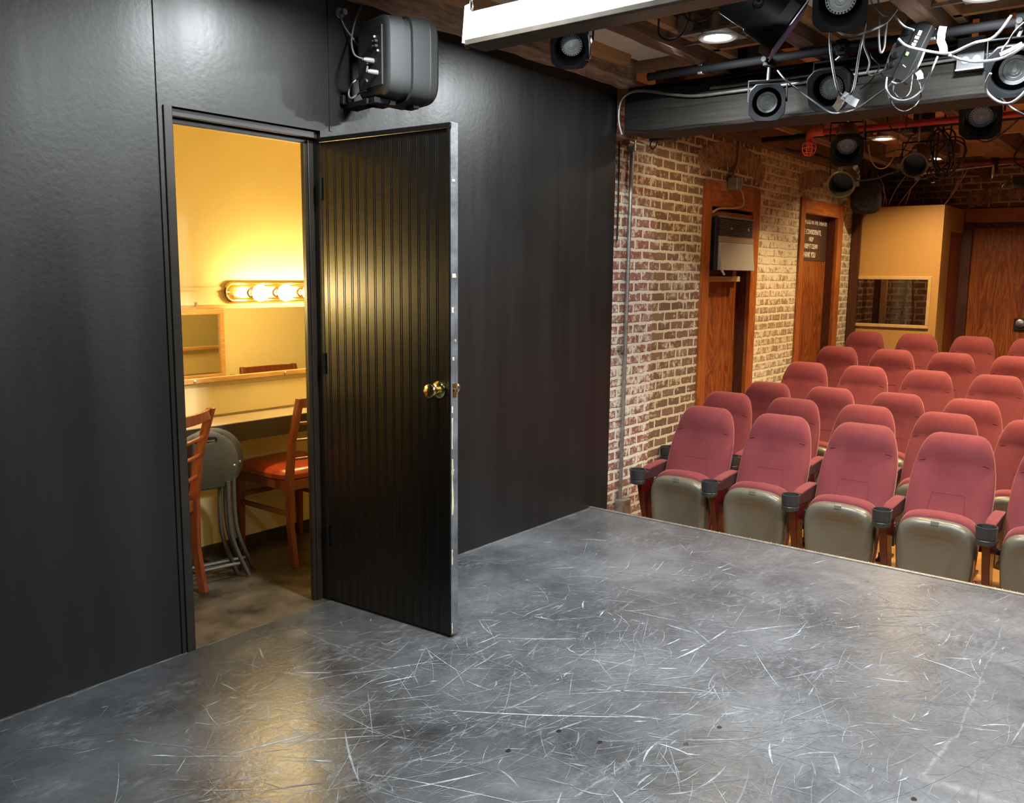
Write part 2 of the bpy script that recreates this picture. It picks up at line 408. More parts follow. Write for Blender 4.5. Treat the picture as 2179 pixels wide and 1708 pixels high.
# ------------------------------------------------------------------ mesh building
class MB:
    def __init__(s):
        s.v, s.f, s.m = [], [], []
        s.cur = 0

    def add(s, verts, faces):
        o = len(s.v)
        s.v += [tuple(v) for v in verts]
        for f in faces:
            s.f.append([o + i for i in f])
            s.m.append(s.cur)
        return s

    def box(s, x0, x1, y0, y1, z0, z1):
        x0, x1 = sorted((x0, x1)); y0, y1 = sorted((y0, y1)); z0, z1 = sorted((z0, z1))
        v = [(x0, y0, z0), (x1, y0, z0), (x1, y1, z0), (x0, y1, z0), (x0, y0, z1), (x1, y0, z1), (x1, y1, z1), (x0, y1, z1)]
        return s.add(v, [(0, 3, 2, 1), (4, 5, 6, 7), (0, 1, 5, 4), (1, 2, 6, 5), (2, 3, 7, 6), (3, 0, 4, 7)])

    def obox(s, c, ax, ay, az):
        """box about c with half vectors ax, ay, az"""
        c, ax, ay, az = Vector(c), Vector(ax), Vector(ay), Vector(az)
        v = [c + ax * i + ay * j + az * k for k in (-1, 1) for i, j in ((-1, -1), (1, -1), (1, 1), (-1, 1))]
        f = [(0, 3, 2, 1), (4, 5, 6, 7), (0, 1, 5, 4), (1, 2, 6, 5), (2, 3, 7, 6), (3, 0, 4, 7)]
        if ax.cross(ay).dot(az) < 0:
            f = [tuple(reversed(q)) for q in f]
        return s.add(v, f)

    def bar(s, p0, p1, w, d, side=(0, 0, 1)):
        """rectangular bar from p0 to p1; w along side x axis, d along side"""
        p0, p1 = Vector(p0), Vector(p1)
        a = (p1 - p0)
        sd = Vector(side)
        x = a.cross(sd).normalized()
        y = x.cross(a).normalized()
        return s.obox((p0 + p1) / 2, x * w / 2, y * d / 2, a / 2)

    def frame(s, axis):
        a = Vector(axis).normalized()
        x = a.orthogonal().normalized() if abs(a.z) > 0.95 else a.cross(Vector((0, 0, 1))).normalized()
        return a, x, a.cross(x).normalized()

    def lathe(s, prof, o, axis, n=24, closed=True):
        a, x, y = s.frame(axis)
        o = Vector(o)
        v, f = [], []
        for r, h in prof:
            for i in range(n):
                t = 2 * PI * i / n
                v.append(o + a * h + (x * math.cos(t) + y * math.sin(t)) * max(r, 1e-5))
        for j in range(len(prof) - 1):
            for i in range(n):
                k = (i + 1) % n
                f.append((j * n + i, j * n + k, (j + 1) * n + k, (j + 1) * n + i))
        if closed:
            f.append(tuple(reversed(range(n))))
            f.append(tuple((len(prof) - 1) * n + i for i in range(n)))
        return s.add(v, f)

    def cyl(s, p0, p1, r, r1=None, n=16):
        p0, p1 = Vector(p0), Vector(p1)
        d = p1 - p0
        return s.lathe([(r, 0), (r if r1 is None else r1, d.length)], p0, d, n)

    def tube(s, pts, r, n=8, smooth=True, closed=False, sub=6):
        P = [Vector(p) for p in pts]
        if smooth and len(P) > 2:
            Q = []
            m = len(P)
            for i in range(m if closed else m - 1):
                if closed:
                    a, b, c, d = P[i - 1], P[i], P[(i + 1) % m], P[(i + 2) % m]
                else:
                    a, b, c, d = P[max(i - 1, 0)], P[i], P[i + 1], P[min(i + 2, m - 1)]
                for k in range(sub):
                    u = k / sub
                    Q.append(0.5 * ((2 * b) + (c - a) * u + (2 * a - 5 * b + 4 * c - d) * u * u + (3 * b - a - 3 * c + d) * u ** 3))
            if not closed:
                Q.append(P[-1])
            P = Q
        m = len(P)
        v, f = [], []
        prev = None
        for i in range(m):
            if closed:
                d = P[(i + 1) % m] - P[i - 1]
            else:
                d = P[min(i + 1, m - 1)] - P[max(i - 1, 0)]
            if d.length < 1e-9:
                d = Vector((0, 0, 1))
            d.normalize()
            x = (prev - d * prev.dot(d)) if prev is not None else d.orthogonal()
            if x.length < 1e-6:
                x = d.orthogonal()
            x.normalize()
            prev = x
            y = d.cross(x)
            for k in range(n):
                t = 2 * PI * k / n
                v.append(P[i] + (x * math.cos(t) + y * math.sin(t)) * r)
        for i in range(m if closed else m - 1):
            j = (i + 1) % m
            for k in range(n):
                l = (k + 1) % n
                f.append((i * n + k, i * n + l, j * n + l, j * n + k))
        if not closed:
            f.append(tuple(reversed(range(n))))
            f.append(tuple((m - 1) * n + k for k in range(n)))
        return s.add(v, f)

    def loft(s, rings, cap=True, flip=False):
        n = len(rings[0])
        v = [p for r in rings for p in r]
        f = []
        for j in range(len(rings) - 1):
            for i in range(n):
                k = (i + 1) % n
                f.append((j * n + i, j * n + k, (j + 1) * n + k, (j + 1) * n + i))
        if cap:
            f.append(tuple(reversed(range(n))))
            f.append(tuple((len(rings) - 1) * n + i for i in range(n)))
        if flip:
            f = [tuple(reversed(q)) for q in f]
        return s.add(v, f)

    def prism(s, poly, vec):
        n = len(poly)
        P = [Vector(p) for p in poly]
        vec = Vector(vec)
        v = P + [p + vec for p in P]
        f = [tuple(reversed(range(n))), tuple(range(n, 2 * n))]
        for i in range(n):
            k = (i + 1) % n
            f.append((i, k, n + k, n + i))
        return s.add(v, f)

    def ball(s, c, r, n=16, m=10, sc=(1, 1, 1)):
        prof = []
        c = Vector(c)
        v, f = [], []
        for j in range(1, m):
            t = PI * j / m
            for i in range(n):
                p = 2 * PI * i / n
                v.append(c + Vector((math.sin(t) * math.cos(p) * sc[0], math.sin(t) * math.sin(p) * sc[1], math.cos(t) * sc[2])) * r)
        top, bot = len(v), len(v) + 1
        v += [c + Vector((0, 0, r * sc[2])), c - Vector((0, 0, r * sc[2]))]
        for j in range(m - 2):
            for i in range(n):
                k = (i + 1) % n
                f.append((j * n + i, (j + 1) * n + i, (j + 1) * n + k, j * n + k))
        for i in range(n):
            k = (i + 1) % n
            f.append((top, i, k))
            f.append((bot, (m - 2) * n + k, (m - 2) * n + i))
        return s.add(v, f)

    def build(s, name, material, parent=None, smooth=False, bevel=0.0, segs=2, fix=True):
        me = bpy.data.meshes.new(name)
        me.from_pydata(s.v, [], s.f)
        for mm in (material if isinstance(material, (list, tuple)) else [material]):
            me.materials.append(MT[mm] if isinstance(mm, str) else mm)
        if isinstance(material, (list, tuple)):
            me.polygons.foreach_set('material_index', s.m)
        if fix:
            bm = bmesh.new()
            bm.from_mesh(me)
            bmesh.ops.recalc_face_normals(bm, faces=bm.faces)
            bm.to_mesh(me)
            bm.free()
        if smooth:
            me.polygons.foreach_set('use_smooth', [True] * len(me.polygons))
            me.set_sharp_from_angle(angle=math.radians(42 if smooth is True else smooth))
        me.update()
        o = bpy.data.objects.new(name, me)
        COL.objects.link(o)
        if parent is not None:
            o.parent = parent
            if not parent.get('_local'):
                base = parent
                off = Vector((0, 0, 0))
                while base is not None:
                    off += Vector(base.location)
                    base = base.parent
                o.matrix_parent_inverse = Matrix.Translation(-off) if parent.parent is None else Matrix.Identity(4)
        if bevel:
            md = o.modifiers.new('bevel', 'BEVEL')
            md.width = bevel
            md.segments = segs
            md.limit_method = 'ANGLE'
            md.angle_limit = math.radians(40)
        return o


def tag(o, label, cat, group=None):
    o['label'] = label
    o['category'] = cat
    if group:
        o['group'] = group
    return o


def thing(name, label, cat, loc=(0, 0, 0), group=None):
    o = bpy.data.objects.new(name, None)
    COL.objects.link(o)
    o.location = Vector(loc)
    o.empty_display_size = 0.1
    return tag(o, label, cat, group)


def struct(name, mb, m, label=None, **kw):
    o = mb.build(name, m, **kw)
    o['kind'] = 'structure'
    if label:
        o['label'] = label
    return o


def copy_tree(o):
    c = o.copy()
    COL.objects.link(c)
    for ch in list(o.children):
        d = ch.copy()
        COL.objects.link(d)
        d.parent = c
        for g in list(ch.children):
            e = g.copy()
            COL.objects.link(e)
            e.parent = d
    return c


def text_part(name, body, size, origin, xdir, ydir, m, parent, squeeze=1.0, align='LEFT'):
    cu = bpy.data.curves.new(name, 'FONT')
    cu.body = body
    cu.size = size
    cu.extrude = 0.0008
    cu.align_x = align
    tmp = bpy.data.objects.new('tmp_text', cu)
    me = bpy.data.meshes.new_from_object(tmp)
    bpy.data.objects.remove(tmp)
    x, y = Vector(xdir).normalized(), Vector(ydir).normalized()
    z = x.cross(y)
    M = Matrix((x * squeeze, y, z)).transposed().to_4x4()
    M.translation = Vector(origin)
    me.transform(M)
    me.materials.clear()
    me.materials.append(MT[m])
    o = bpy.data.objects.new(name, me)
    COL.objects.link(o)
    o.parent = parent
    o.matrix_parent_inverse = Matrix.Translation(-Vector(parent.location)) if parent.parent is None else Matrix.Identity(4)
    return o


def sup(n, e, hx, hy):
    """superellipse outline"""
    out = []
    for i in range(n):
        t = 2 * PI * i / n
        c, s = math.cos(t), math.sin(t)
        out.append((math.copysign(abs(c) ** (2 / e), c) * hx, math.copysign(abs(s) ** (2 / e), s) * hy))
    return out


YW = 2.915      # face of the black stage wall
XE = 4.47       # downstage edge
YB = 3.20       # brick wall of the house
ZA = -0.45      # house floor
XF = 11.0       # far wall

# ------------------------------------------------------------------ shell: stage
fl = MB()
fl.add([(-2.2, -2.6, 0), (XE, -2.6, 0), (XE, YW, 0), (2.40, YW, 0), (1.71, YW, 0), (-2.2, YW, 0)], [(0, 1, 2, 3, 4, 5)])
fl.add([(XE, -2.6, 0), (XE, -2.6, ZA), (XE, YW, ZA), (XE, YW, 0)], [(0, 1, 2, 3)])


def scuff(mb, x, y, ang, ln, w, bend, z):
    n = 5 if ln > 0.08 else 3
    pts = []
    for i in range(n):
        u = (i / (n - 1) - 0.5) * ln
        v = bend * ((u / ln) ** 2) * ln * 4 if ln else 0
        pts.append((x + u * math.cos(ang) - v * math.sin(ang), y + u * math.sin(ang) + v * math.cos(ang)))
    v, f = [], []
    for i, (px, py) in enumerate(pts):
        ww = w * (1 - abs(2 * i / (n - 1) - 1) ** 2 * 0.85) / 2
        v += [(px - math.sin(ang) * ww, py + math.cos(ang) * ww, z), (px + math.sin(ang) * ww, py - math.cos(ang) * ww, z)]
    for i in range(n - 1):
        f.append((2 * i, 2 * i + 1, 2 * i + 3, 2 * i + 2))
    mb.add(v, f)


zz = 0.0003
clusters = [(2.9, 1.6, 0.45), (2.3, 1.3, 0.5), (3.4, 2.2, 0.45), (3.0, 0.9, 0.4), (2.0, 0.7, 0.4), (1.9, 1.9, 0.35), (3.6, 1.0, 0.4), (1.3, 1.6, 0.5), (2.6, 2.0, 0.35)]
for k in range(8500):
    if rnd.random() < 0.6:
        cx, cy, sg = rnd.choice(clusters)
        x, y = rnd.gauss(cx, sg), rnd.gauss(cy, sg)
    else:
        x, y = rnd.uniform(0.2, 4.4), rnd.uniform(-0.6, 2.85)
    if not (0.1 < x < 4.4 and -1.0 < y < 2.85):
        continue
    q = rnd.random()
    edge = min(1.0, (YW - y) / 0.8) * (0.4 if x < 1.2 else 1.0)
    if rnd.random() > 0.35 + 0.65 * edge:
        continue
    fl.cur = 1 if q < 0.13 else 2 if q < 0.50 else 3
    ln = min(0.9, rnd.expovariate(1 / 0.085) + 0.015)
    if q > 0.93:
        ln *= 2.5
    w = rnd.choice((0.0008, 0.0012, 0.0017, 0.0025)) if rnd.random() < 0.93 else 0.007
    ang = rnd.gauss(-0.55, 0.55) if rnd.random() < 0.6 else rnd.uniform(0, PI)
    if ln > 0.4:
        w = min(w, 0.002)
    zz += 1e-7
    scuff(fl, x, y, ang, ln, w, rnd.gauss(0, 0.045), zz)
fl.cur = 1
for a, b_, w in (((925, 1514), (1395, 1530), 0.007), ((1212, 1468), (1632, 1478), 0.004), ((690, 1443), (962, 1402), 0.004), ((1180, 1480), (1400, 1465), 0.003), ((1440, 1402), (1505, 1370), 0.010), ((1398, 1422), (1442, 1423), 0.010), ((890, 1370), (990, 1440), 0.003), ((1600, 1380), (1660, 1470), 0.003), ((1170, 1720), (780, 1640), 0.004)):
    a, b_ = floorpt(*a), floorpt(*b_)
    scuff(fl, (a.x + b_.x) / 2, (a.y + b_.y) / 2, math.atan2(b_.y - a.y, b_.x - a.x), (b_ - a).length, w, 0.02, 0.0009)
fl.cur = 4


for px, py in ((1460, 1583), (1277, 1579), (1531, 1547), (1189, 1555), (1082, 1597), (1945, 1700)):
    c = floorpt(px, py)
    fl.add([(c.x + 0.010 * math.cos(i) * (1 + 0.3 * math.sin(3 * i)), c.y + 0.008 * math.sin(i), 0.001) for i in [k * PI / 4 for k in range(8)]], [tuple(range(8))])
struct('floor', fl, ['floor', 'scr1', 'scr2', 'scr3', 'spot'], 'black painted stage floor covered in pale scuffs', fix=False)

wl = MB()
wl.box(-2.2, 1.71, YW, 3.0, -0.02, 2.80)
wl.box(2.40, 4.66, YW, 3.0, ZA, 2.56)
wl.box(1.71, 2.40, YW, 3.0, 1.995, 2.80)
struct('wall_left', wl, 'wall', 'black stage wall with the doorway')
struct('wall_rear', MB().box(-2.3, -2.2, -2.6, 3.0, -0.02, 2.8), 'wall')
struct('wall_right', MB().box(-2.3, 4.66, -2.7, -2.6, ZA, 2.8), 'wall')
# seams of the black boards
sm = MB()
sm.box(1.690, 1.706, YW - 0.004, YW, 2.03, 2.60)
sm.box(2.448, 2.462, YW - 0.004, YW, 2.00, 2.60)
sm.box(1.690, 1.704, YW - 0.005, YW, 0.0, 2.03)
struct('trim_1', sm, 'wall')
struct('trim_2', MB().box(XE - 0.022, XE + 0.003, -2.6, YW + 0.1, 0.0005, 0.005).box(XE, XE + 0.004, -2.6, YW + 0.1, -0.03, 0.005), 'galv', 'thin metal edging along the front of the stage')
# rivets of the edging belong to the edging strip
rv = MB()
y = -0.2
while y < 2.9:
    rv.lathe([(0.004, 0), (0.003, 0.0025), (0.0005, 0.0035)], (XE - 0.004, y, 0.005), (0, 0, 1), 6)
    y += 0.03
o = rv.build('rivet_row', 'steel', bpy.data.objects['trim_2'])
o['kind'] = 'stuff'

# door frame
df = MB()
df.box(1.71, 1.745, YW - 0.006, 3.01, 0, 1.995)
df.box(2.372, 2.40, YW + 0.045, 3.01, 0, 1.995)
df.box(1.71, 2.40, YW + 0.02, 3.01, 1.965, 1.995)
struct('trim_3', df, 'jamb', 'black frame of the open doorway', bevel=0.003)
df = MB()
df.box(1.745, 1.757, YW + 0.05, 2.985, 0, 1.955)
df.box(1.745, 2.372, YW + 0.05, 2.985, 1.945, 1.965)
df.box(2.355, 2.372, YW + 0.05, 2.985, 0, 1.955)
struct('trim_4', df, 'jamb', 'stop moulding inside the doorway', bevel=0.002)

# door leaf: hinged at the right jamb, swung about 92 degrees onto the stage
hinge = Vector((2.402, 2.925, 0))
free = Vector((2.441, 2.232, 0))
dv = (free - hinge).normalized()
nv = Vector((-dv.y, dv.x, 0))        # towards +x (far face)
DW = (free - hinge).length
TH = 0.040
Z0, Z1 = 0.012, 1.968
door = thing('door_1', 'black beadboard door standing open onto the stage, brass knob', 'door', hinge)
door['kind'] = 'structure'


def dp(u, n, z):
    return hinge + dv * u + nv * n + Vector((0, 0, z))


core = MB()
core.prism([dp(0, 0.008, Z0), dp(DW - 0.004, 0.008, Z0), dp(DW - 0.004, TH, Z0), dp(0, TH, Z0)], (0, 0, Z1 - Z0))
core.build('door_core', 'door', door, bevel=0.002)
# beadboard face with real grooves
prof = [(0.0, 0.008), (0.0, 0.0)]
u = 0.035
k = 0
while u < DW - 0.03:
    for g in (0.0, 0.009):
        prof += [(u + g - 0.0022, 0.0), (u + g, 0.003), (u + g + 0.0022, 0.0)]
    u += 0.046 if k != 3 else 0.036
    k += 1
prof += [(DW - 0.018, 0.0), (DW - 0.018, 0.008)]
bb = MB()
v, f = [], []
for zq in (Z0, Z1 - 0.022):
    v += [dp(a, b_, zq) for a, b_ in prof]
n_ = len(prof)
for i in range(n_ - 1):
    f.append((i, i + 1, n_ + i + 1, n_ + i))
f += [tuple(range(n_)), tuple(range(n_, 2 * n_))]
bb.add(v, f)
bb.build('beadboard_face', 'door', door)
MB().prism([dp(-0.001, -0.004, Z1 - 0.020), dp(DW, -0.004, Z1 - 0.020), dp(DW, 0.009, Z1 - 0.020), dp(-0.001, 0.009, Z1 - 0.020)], (0, 0, 0.022)).build('top_rail', 'door', door, bevel=0.003)
MB().prism([dp(DW - 0.016, -0.004, Z0), dp(DW - 0.004, -0.004, Z0), dp(DW - 0.004, 0.009, Z0), dp(DW - 0.016, 0.009, Z0)], (0, 0, Z1 - Z0 - 0.02)).build('edge_strip', 'door', door, bevel=0.002)
eg = MB()
eg.prism([dp(DW - 0.004, 0.0, Z0), dp(DW, 0.0, Z0), dp(DW, TH + 0.001, Z0), dp(DW - 0.004, TH + 0.001, Z0)], (0, 0, Z1 - Z0 + 0.003))
e = eg.build('glare_edge', 'dooredge', door, bevel=0.0015)
e['label'] = 'free edge of the door painted pale grey for lamp glare'
ch = MB()
for z0, z1, a, b_ in ((0.50, 0.72, 0.004, 0.012), (0.76, 0.88, 0.003, 0.009), (0.30, 0.36, 0.002, 0.008), (0.90, 0.925, 0.002, 0.011), (1.28, 1.30, 0.004, 0.014), (1.10, 1.113, 0.01, 0.018), (0.02, 0.06, 0.002, 0.008), (1.76, 1.768, 0.005, 0.022), (1.17, 1.18, 0.02, 0.026), (1.41, 1.425, 0.006, 0.03), (0.66, 0.68, 0.002, 0.016)):
    pts = []
    m_ = 7
    for i in range(m_):
        pts.append((a * rnd.uniform(0.6, 1.5), z0 + (z1 - z0) * i / (m_ - 1)))
    for i in range(m_ - 1, -1, -1):
        pts.append((b_ * rnd.uniform(0.7, 1.2), z0 + (z1 - z0) * i / (m_ - 1)))
    ch.prism([hinge + dv * DW + nv * a_ + Vector((0, 0, z)) for a_, z in pts], dv * 0.0008)
ch.build('paint_chips', 'chip', door)['label'] = 'cream patches where paint has chipped off the edge'
# knob
kc = dp(DW - 0.060, 0, 0.985)
kn = MB()
kn.lathe([(0.033, 0.0), (0.033, 0.004), (0.028, 0.009), (0.013, 0.012), (0.011, 0.032), (0.016, 0.036), (0.025, 0.042), (0.028, 0.052), (0.026, 0.060), (0.018, 0.064), (0.001, 0.065)], kc, -nv, 24)
kb = kn.build('door_knob', 'brass', door, smooth=True)
kn = MB()
kn.lathe([(0.033, 0.0), (0.033, 0.004), (0.028, 0.009), (0.013, 0.012), (0.011, 0.030), (0.024, 0.040), (0.028, 0.05), (0.024, 0.060), (0.001, 0.064)], kc + nv * TH, nv, 24)
kn.build('door_knob', 'brass', door, smooth=True)
lt = MB()
c = hinge + dv * (DW + 0.0005) + nv * 0.02 + Vector((0, 0, 0.985))
lt.obox(c, dv * 0.001, nv * 0.011, (0, 0, 0.028))
lt.obox(c + dv * 0.005, dv * 0.006, nv * 0.006, (0, 0, 0.007))
lt.build('latch_plate', 'brass', door, bevel=0.001)
for z in (0.25, 1.0, 1.72):
    MB().cyl((2.397, 2.918, z), (2.397, 2.918, z + 0.09), 0.006).build('hinge', 'black', door)

# ------------------------------------------------------------------ dressing room behind the doorway
YR = 3.87
struct('wall_dressing_back', MB().box(0.2, 4.3, YR, YR + 0.08, -0.02, 2.3), 'cream', 'cream back wall of the dressing room')
struct('wall_dressing_front', MB().box(0.2, 1.70, 3.0, 3.012, 0, 2.3).box(2.405, 4.3, 3.0, 3.012, 0, 2.3).box(1.70, 2.405, 3.0, 3.012, 2.0, 2.3), 'cream')
struct('wall_dressing_left', MB().box(0.12, 0.2, 3.0, YR, -0.02, 2.3), 'cream')
struct('wall_dressing_right', MB().box(4.3, 4.38, 3.0, YR, -0.02, 2.3), 'cream')
struct('ceiling_dressing', MB().box(0.2, 4.3, 3.0, YR, 2.14, 2.2), 'cream')
struct('floor_dressing', MB().box(0.2, 4.3, YW + 0.0005, YR, -0.03, 0.0), 'dgfloor', 'worn brown floor of the dressing room')
struct('baseboard_dressing', MB().box(0.2, 4.3, YR - 0.012, YR, 0, 0.055), 'counter')
struct('trim_5', MB().box(0.2, 4.3, YR - 0.02, YR, 2.10, 2.14), 'cream')
struct('trim_6', MB().box(0.2, 2.62, YR - 0.008, YR, 1.335, 1.350), 'cream')
# raised cream splashback between mirror and counter
struct('trim_7', MB().box(0.2, 4.3, YR - 0.014, YR, 0.715, 0.86), 'cream', bevel=0.004)

mir = thing('wall_mirror', 'long wood-railed mirror on cream wall under the bulb bar', 'mirror', (2.7, YR, 0.9))
MB().box(1.6, 3.75, YR - 0.010, YR - 0.004, 0.905, 1.245).build('mirror_glass', 'mirror', mir)
MB().box(1.6, 3.75, YR - 0.024, YR - 0.001, 1.243, 1.264).build('top_rail', 'oak', mir, bevel=0.002)
MB().box(1.6, 3.75, YR - 0.024, YR - 0.001, 0.884, 0.907).build('bottom_rail', 'oak', mir, bevel=0.002)
for px, py in ((417, 645), (415, 812), (607, 793)):
    c = ony(px, py, YR - 0.028)
    s_ = MB().lathe([(0.007, 0), (0.007, 0.006), (0.003, 0.009)], c + Vector((0, 0.004, 0)), (0, -1, 0), 10).box(c.x - 0.003, c.x + 0.003, c.y - 0.003, c.y + 0.004, c.z - 0.014, c.z)
    s_.build('clip', 'steel', mir)

def vanity_light(label, x0, x1, xs):
    vb = thing('vanity_light', label, 'lamp', ((x0 + x1) / 2, YR, 1.32))
    z0, z1 = 1.272, 1.378
    zc, hr = (z0 + z1) / 2, (z1 - z0) / 2
    ring = []
    for i in range(13):
        a = PI / 2 + PI * i / 12
        ring.append((x0 + hr + hr * math.cos(a), zc + hr * math.sin(a)))
    for i in range(13):
        a = -PI / 2 + PI * i / 12
        ring.append((x1 - hr + hr * math.cos(a), zc + hr * math.sin(a)))

    def rr(inset, y):
        return [(x + (-(x - (x0 + hr)) / hr * inset if x < x0 + hr else -(x - (x1 - hr)) / hr * inset if x > x1 - hr else 0), y, zc + (z - zc) * (1 - inset / hr)) for x, z in ring]
    MB().loft([rr(0, YR), rr(0, YR - 0.018), rr(0.008, YR - 0.024), rr(0.016, YR - 0.024), rr(0.022, YR - 0.034), rr(0.034, YR - 0.036)]).build('back_plate', 'brass', vb, smooth=30)
    for x in xs:
        MB().lathe([(0.026, 0), (0.026, 0.010), (0.018, 0.014), (0.018, 0.024)], (x, YR - 0.036, 1.321), (0, -1, 0), 18).build('socket', 'brass', vb, smooth=True)
        MB().lathe([(0.014, 0), (0.016, 0.012), (0.028, 0.022), (0.038, 0.036), (0.042, 0.052), (0.038, 0.070), (0.026, 0.084), (0.001, 0.092)], (x, YR - 0.056, 1.321), (0, -1, 0), 20).build('bulb', 'bulb', vb, smooth=True)


vanity_light('brass vanity light bar with glowing round bulbs above the long mirror', 2.545, 3.42, (2.695, 2.850, 3.006, 3.162, 3.318))
vanity_light('second lit vanity bar further left in the dressing room, hidden by the black wall', 1.05, 1.925, (1.175, 1.33, 1.487, 1.643, 1.80))

# counter shelf
ct = thing('dressing_counter', 'long narrow cream counter shelf with dark apron', 'counter', (2.7, YR, 0.6))
MB().box(1.2, 4.25, 3.638, YR, 0.690, 0.705).build('counter_top', 'ctop', ct)
MB().box(1.2, 4.25, 3.630, 3.645, 0.612, 0.703).build('apron', 'counter', ct)

# mirror and light strip on the opposite wall (seen only in the long mirror)
m2 = thing('framed_mirror', 'oak framed mirror hung on the wall behind the doorway, seen reflected', 'mirror', (2.9, 3.02, 0.8))
fx0, fx1, fz0, fz1 = 2.60, 3.09, 0.79, 1.20
MB().box(fx0 + 0.02, fx1 - 0.02, 3.014, 3.02, fz0 + 0.02, fz1 - 0.02).build('mirror_glass', 'mirror', m2)
g = MB()
g.box(fx0, fx1, 3.013, 3.035, fz1 - 0.025, fz1).box(fx0, fx1, 3.013, 3.035, fz0, fz0 + 0.025).box(fx0, fx0 + 0.025, 3.013, 3.034, fz0 + 0.025, fz1 - 0.025).box(fx1 - 0.025, fx1, 3.013, 3.034, fz0 + 0.025, fz1 - 0.025)
g.build('frame', 'oak', m2)
lb = thing('unlit_light_strip', 'cream light strip above the oak mirror, seen reflected', 'lamp', (2.9, 3.02, 1.22))
MB().box(2.45, 3.17, 3.012, 3.06, 1.215, 1.275).build('housing', 'cream', lb, bevel=0.004)
MB().box(3.165, 3.19, 3.012, 3.05, 1.225, 1.265).build('end_cap', 'outlet', lb)


def dining_chair(label, loc, face):
    """face: unit vector the sitter looks along; origin on the floor between the rear legs"""
    fx = Vector((face[0], face[1], 0)).normalized()
    sx = Vector((fx.y, -fx.x, 0))
    t = thing('dining_chair', label, 'chair', loc)
    o = Vector(loc)

    def P(s, f, z):
        return o + sx * s + fx * f + Vector((0, 0, z))
    hw, dp_ = 0.185, 0.400
    for s in (-1, 1):
        b = MB()
        path = [(-0.035, 0.0), (-0.008, 0.20), (-0.008, 0.43), (-0.036, 0.62), (-0.105, 0.840)]
        rings = []
        for i, (ff, z) in enumerate(path):
            w, d = 0.014, (0.017 if i not in (2,) else 0.021)
            rings.append([P(s * hw - w, ff - d, z), P(s * hw + w, ff - d, z), P(s * hw + w, ff + d, z), P(s * hw - w, ff + d, z)])
        b.loft(rings)
        b.build('rear_post', 'cherry', t, bevel=0.003)
        b = MB()
        b.loft([[P(s * hw - q, dp_ - q, z), P(s * hw + q, dp_ - q, z), P(s * hw + q, dp_ + q, z), P(s * hw - q, dp_ + q, z)] for q, z in ((0.013, 0), (0.019, 0.42))])
        b.build('front_leg', 'cherry', t, bevel=0.003)
        MB().bar(P(s * hw, 0.0, 0.26), P(s * hw, dp_, 0.26), 0.016, 0.024).build('side_stretcher', 'cherry', t, bevel=0.003)
    ap = MB()
    ap.bar(P(-hw, dp_, 0.40), P(hw, dp_, 0.40), 0.02, 0.05).bar(P(-hw, 0, 0.40), P(hw, 0, 0.40), 0.02, 0.05)
    for s in (-1, 1):
        ap.bar(P(s * hw, 0, 0.40), P(s * hw, dp_, 0.40), 0.02, 0.05)
    ap.build('seat_frame', 'cherry', t, bevel=0.003)
    # curved back rails
    for z, hh, nm in ((0.815, 0.045, 'top_rail'), (0.715, 0.013, 'back_slat'), (0.63, 0.013, 'back_slat'), (0.535, 0.013, 'back_slat')):
        rings = []
        lean = -0.036 - (z - 0.62) * (0.314 if z > 0.62 else 0.147)
        for i in range(9):
            q = i / 8 * 2 - 1
            ff = lean - 0.028 * (1 - q * q)
            rings.append([P(q * hw, ff - 0.009, z - hh / 2), P(q * hw, ff + 0.009, z - hh / 2), P(q * hw, ff + 0.009, z + hh / 2), P(q * hw, ff - 0.009, z + hh / 2)])
        MB().loft(rings).build(nm, 'cherry', t, bevel=0.003)
    MB().bar(P(-hw, dp_ - 0.02, 0.30), P(hw, dp_ - 0.02, 0.30), 0.016, 0.024).build('front_stretcher', 'cherry', t, bevel=0.003)
    rings = []
    for z, ins in ((0.422, 0.012), (0.430, 0.0), (0.452, -0.004), (0.468, 0.010), (0.476, 0.04), (0.480, 0.09)):
        rings.append([P(a, 0.212 + b_, z) for a, b_ in sup(32, 5, 0.210 - ins, 0.222 - ins)])
    MB().loft(rings).build('seat_cushion', 'vinyl', t, smooth=True)
    return t


dining_chair('cherry ladder-back chair with red vinyl seat facing the counter, whole seat in view', (2.765, 3.425, 0), (0, 1))
dining_chair('cherry ladder-back chair half hidden behind the left doorjamb', (1.925, 3.37, 0), (-0.47, 0.88))
dining_chair('cherry chair along the dressing room, seen only in the mirror', (3.39, 3.14, 0), (-0.08, 0.99))


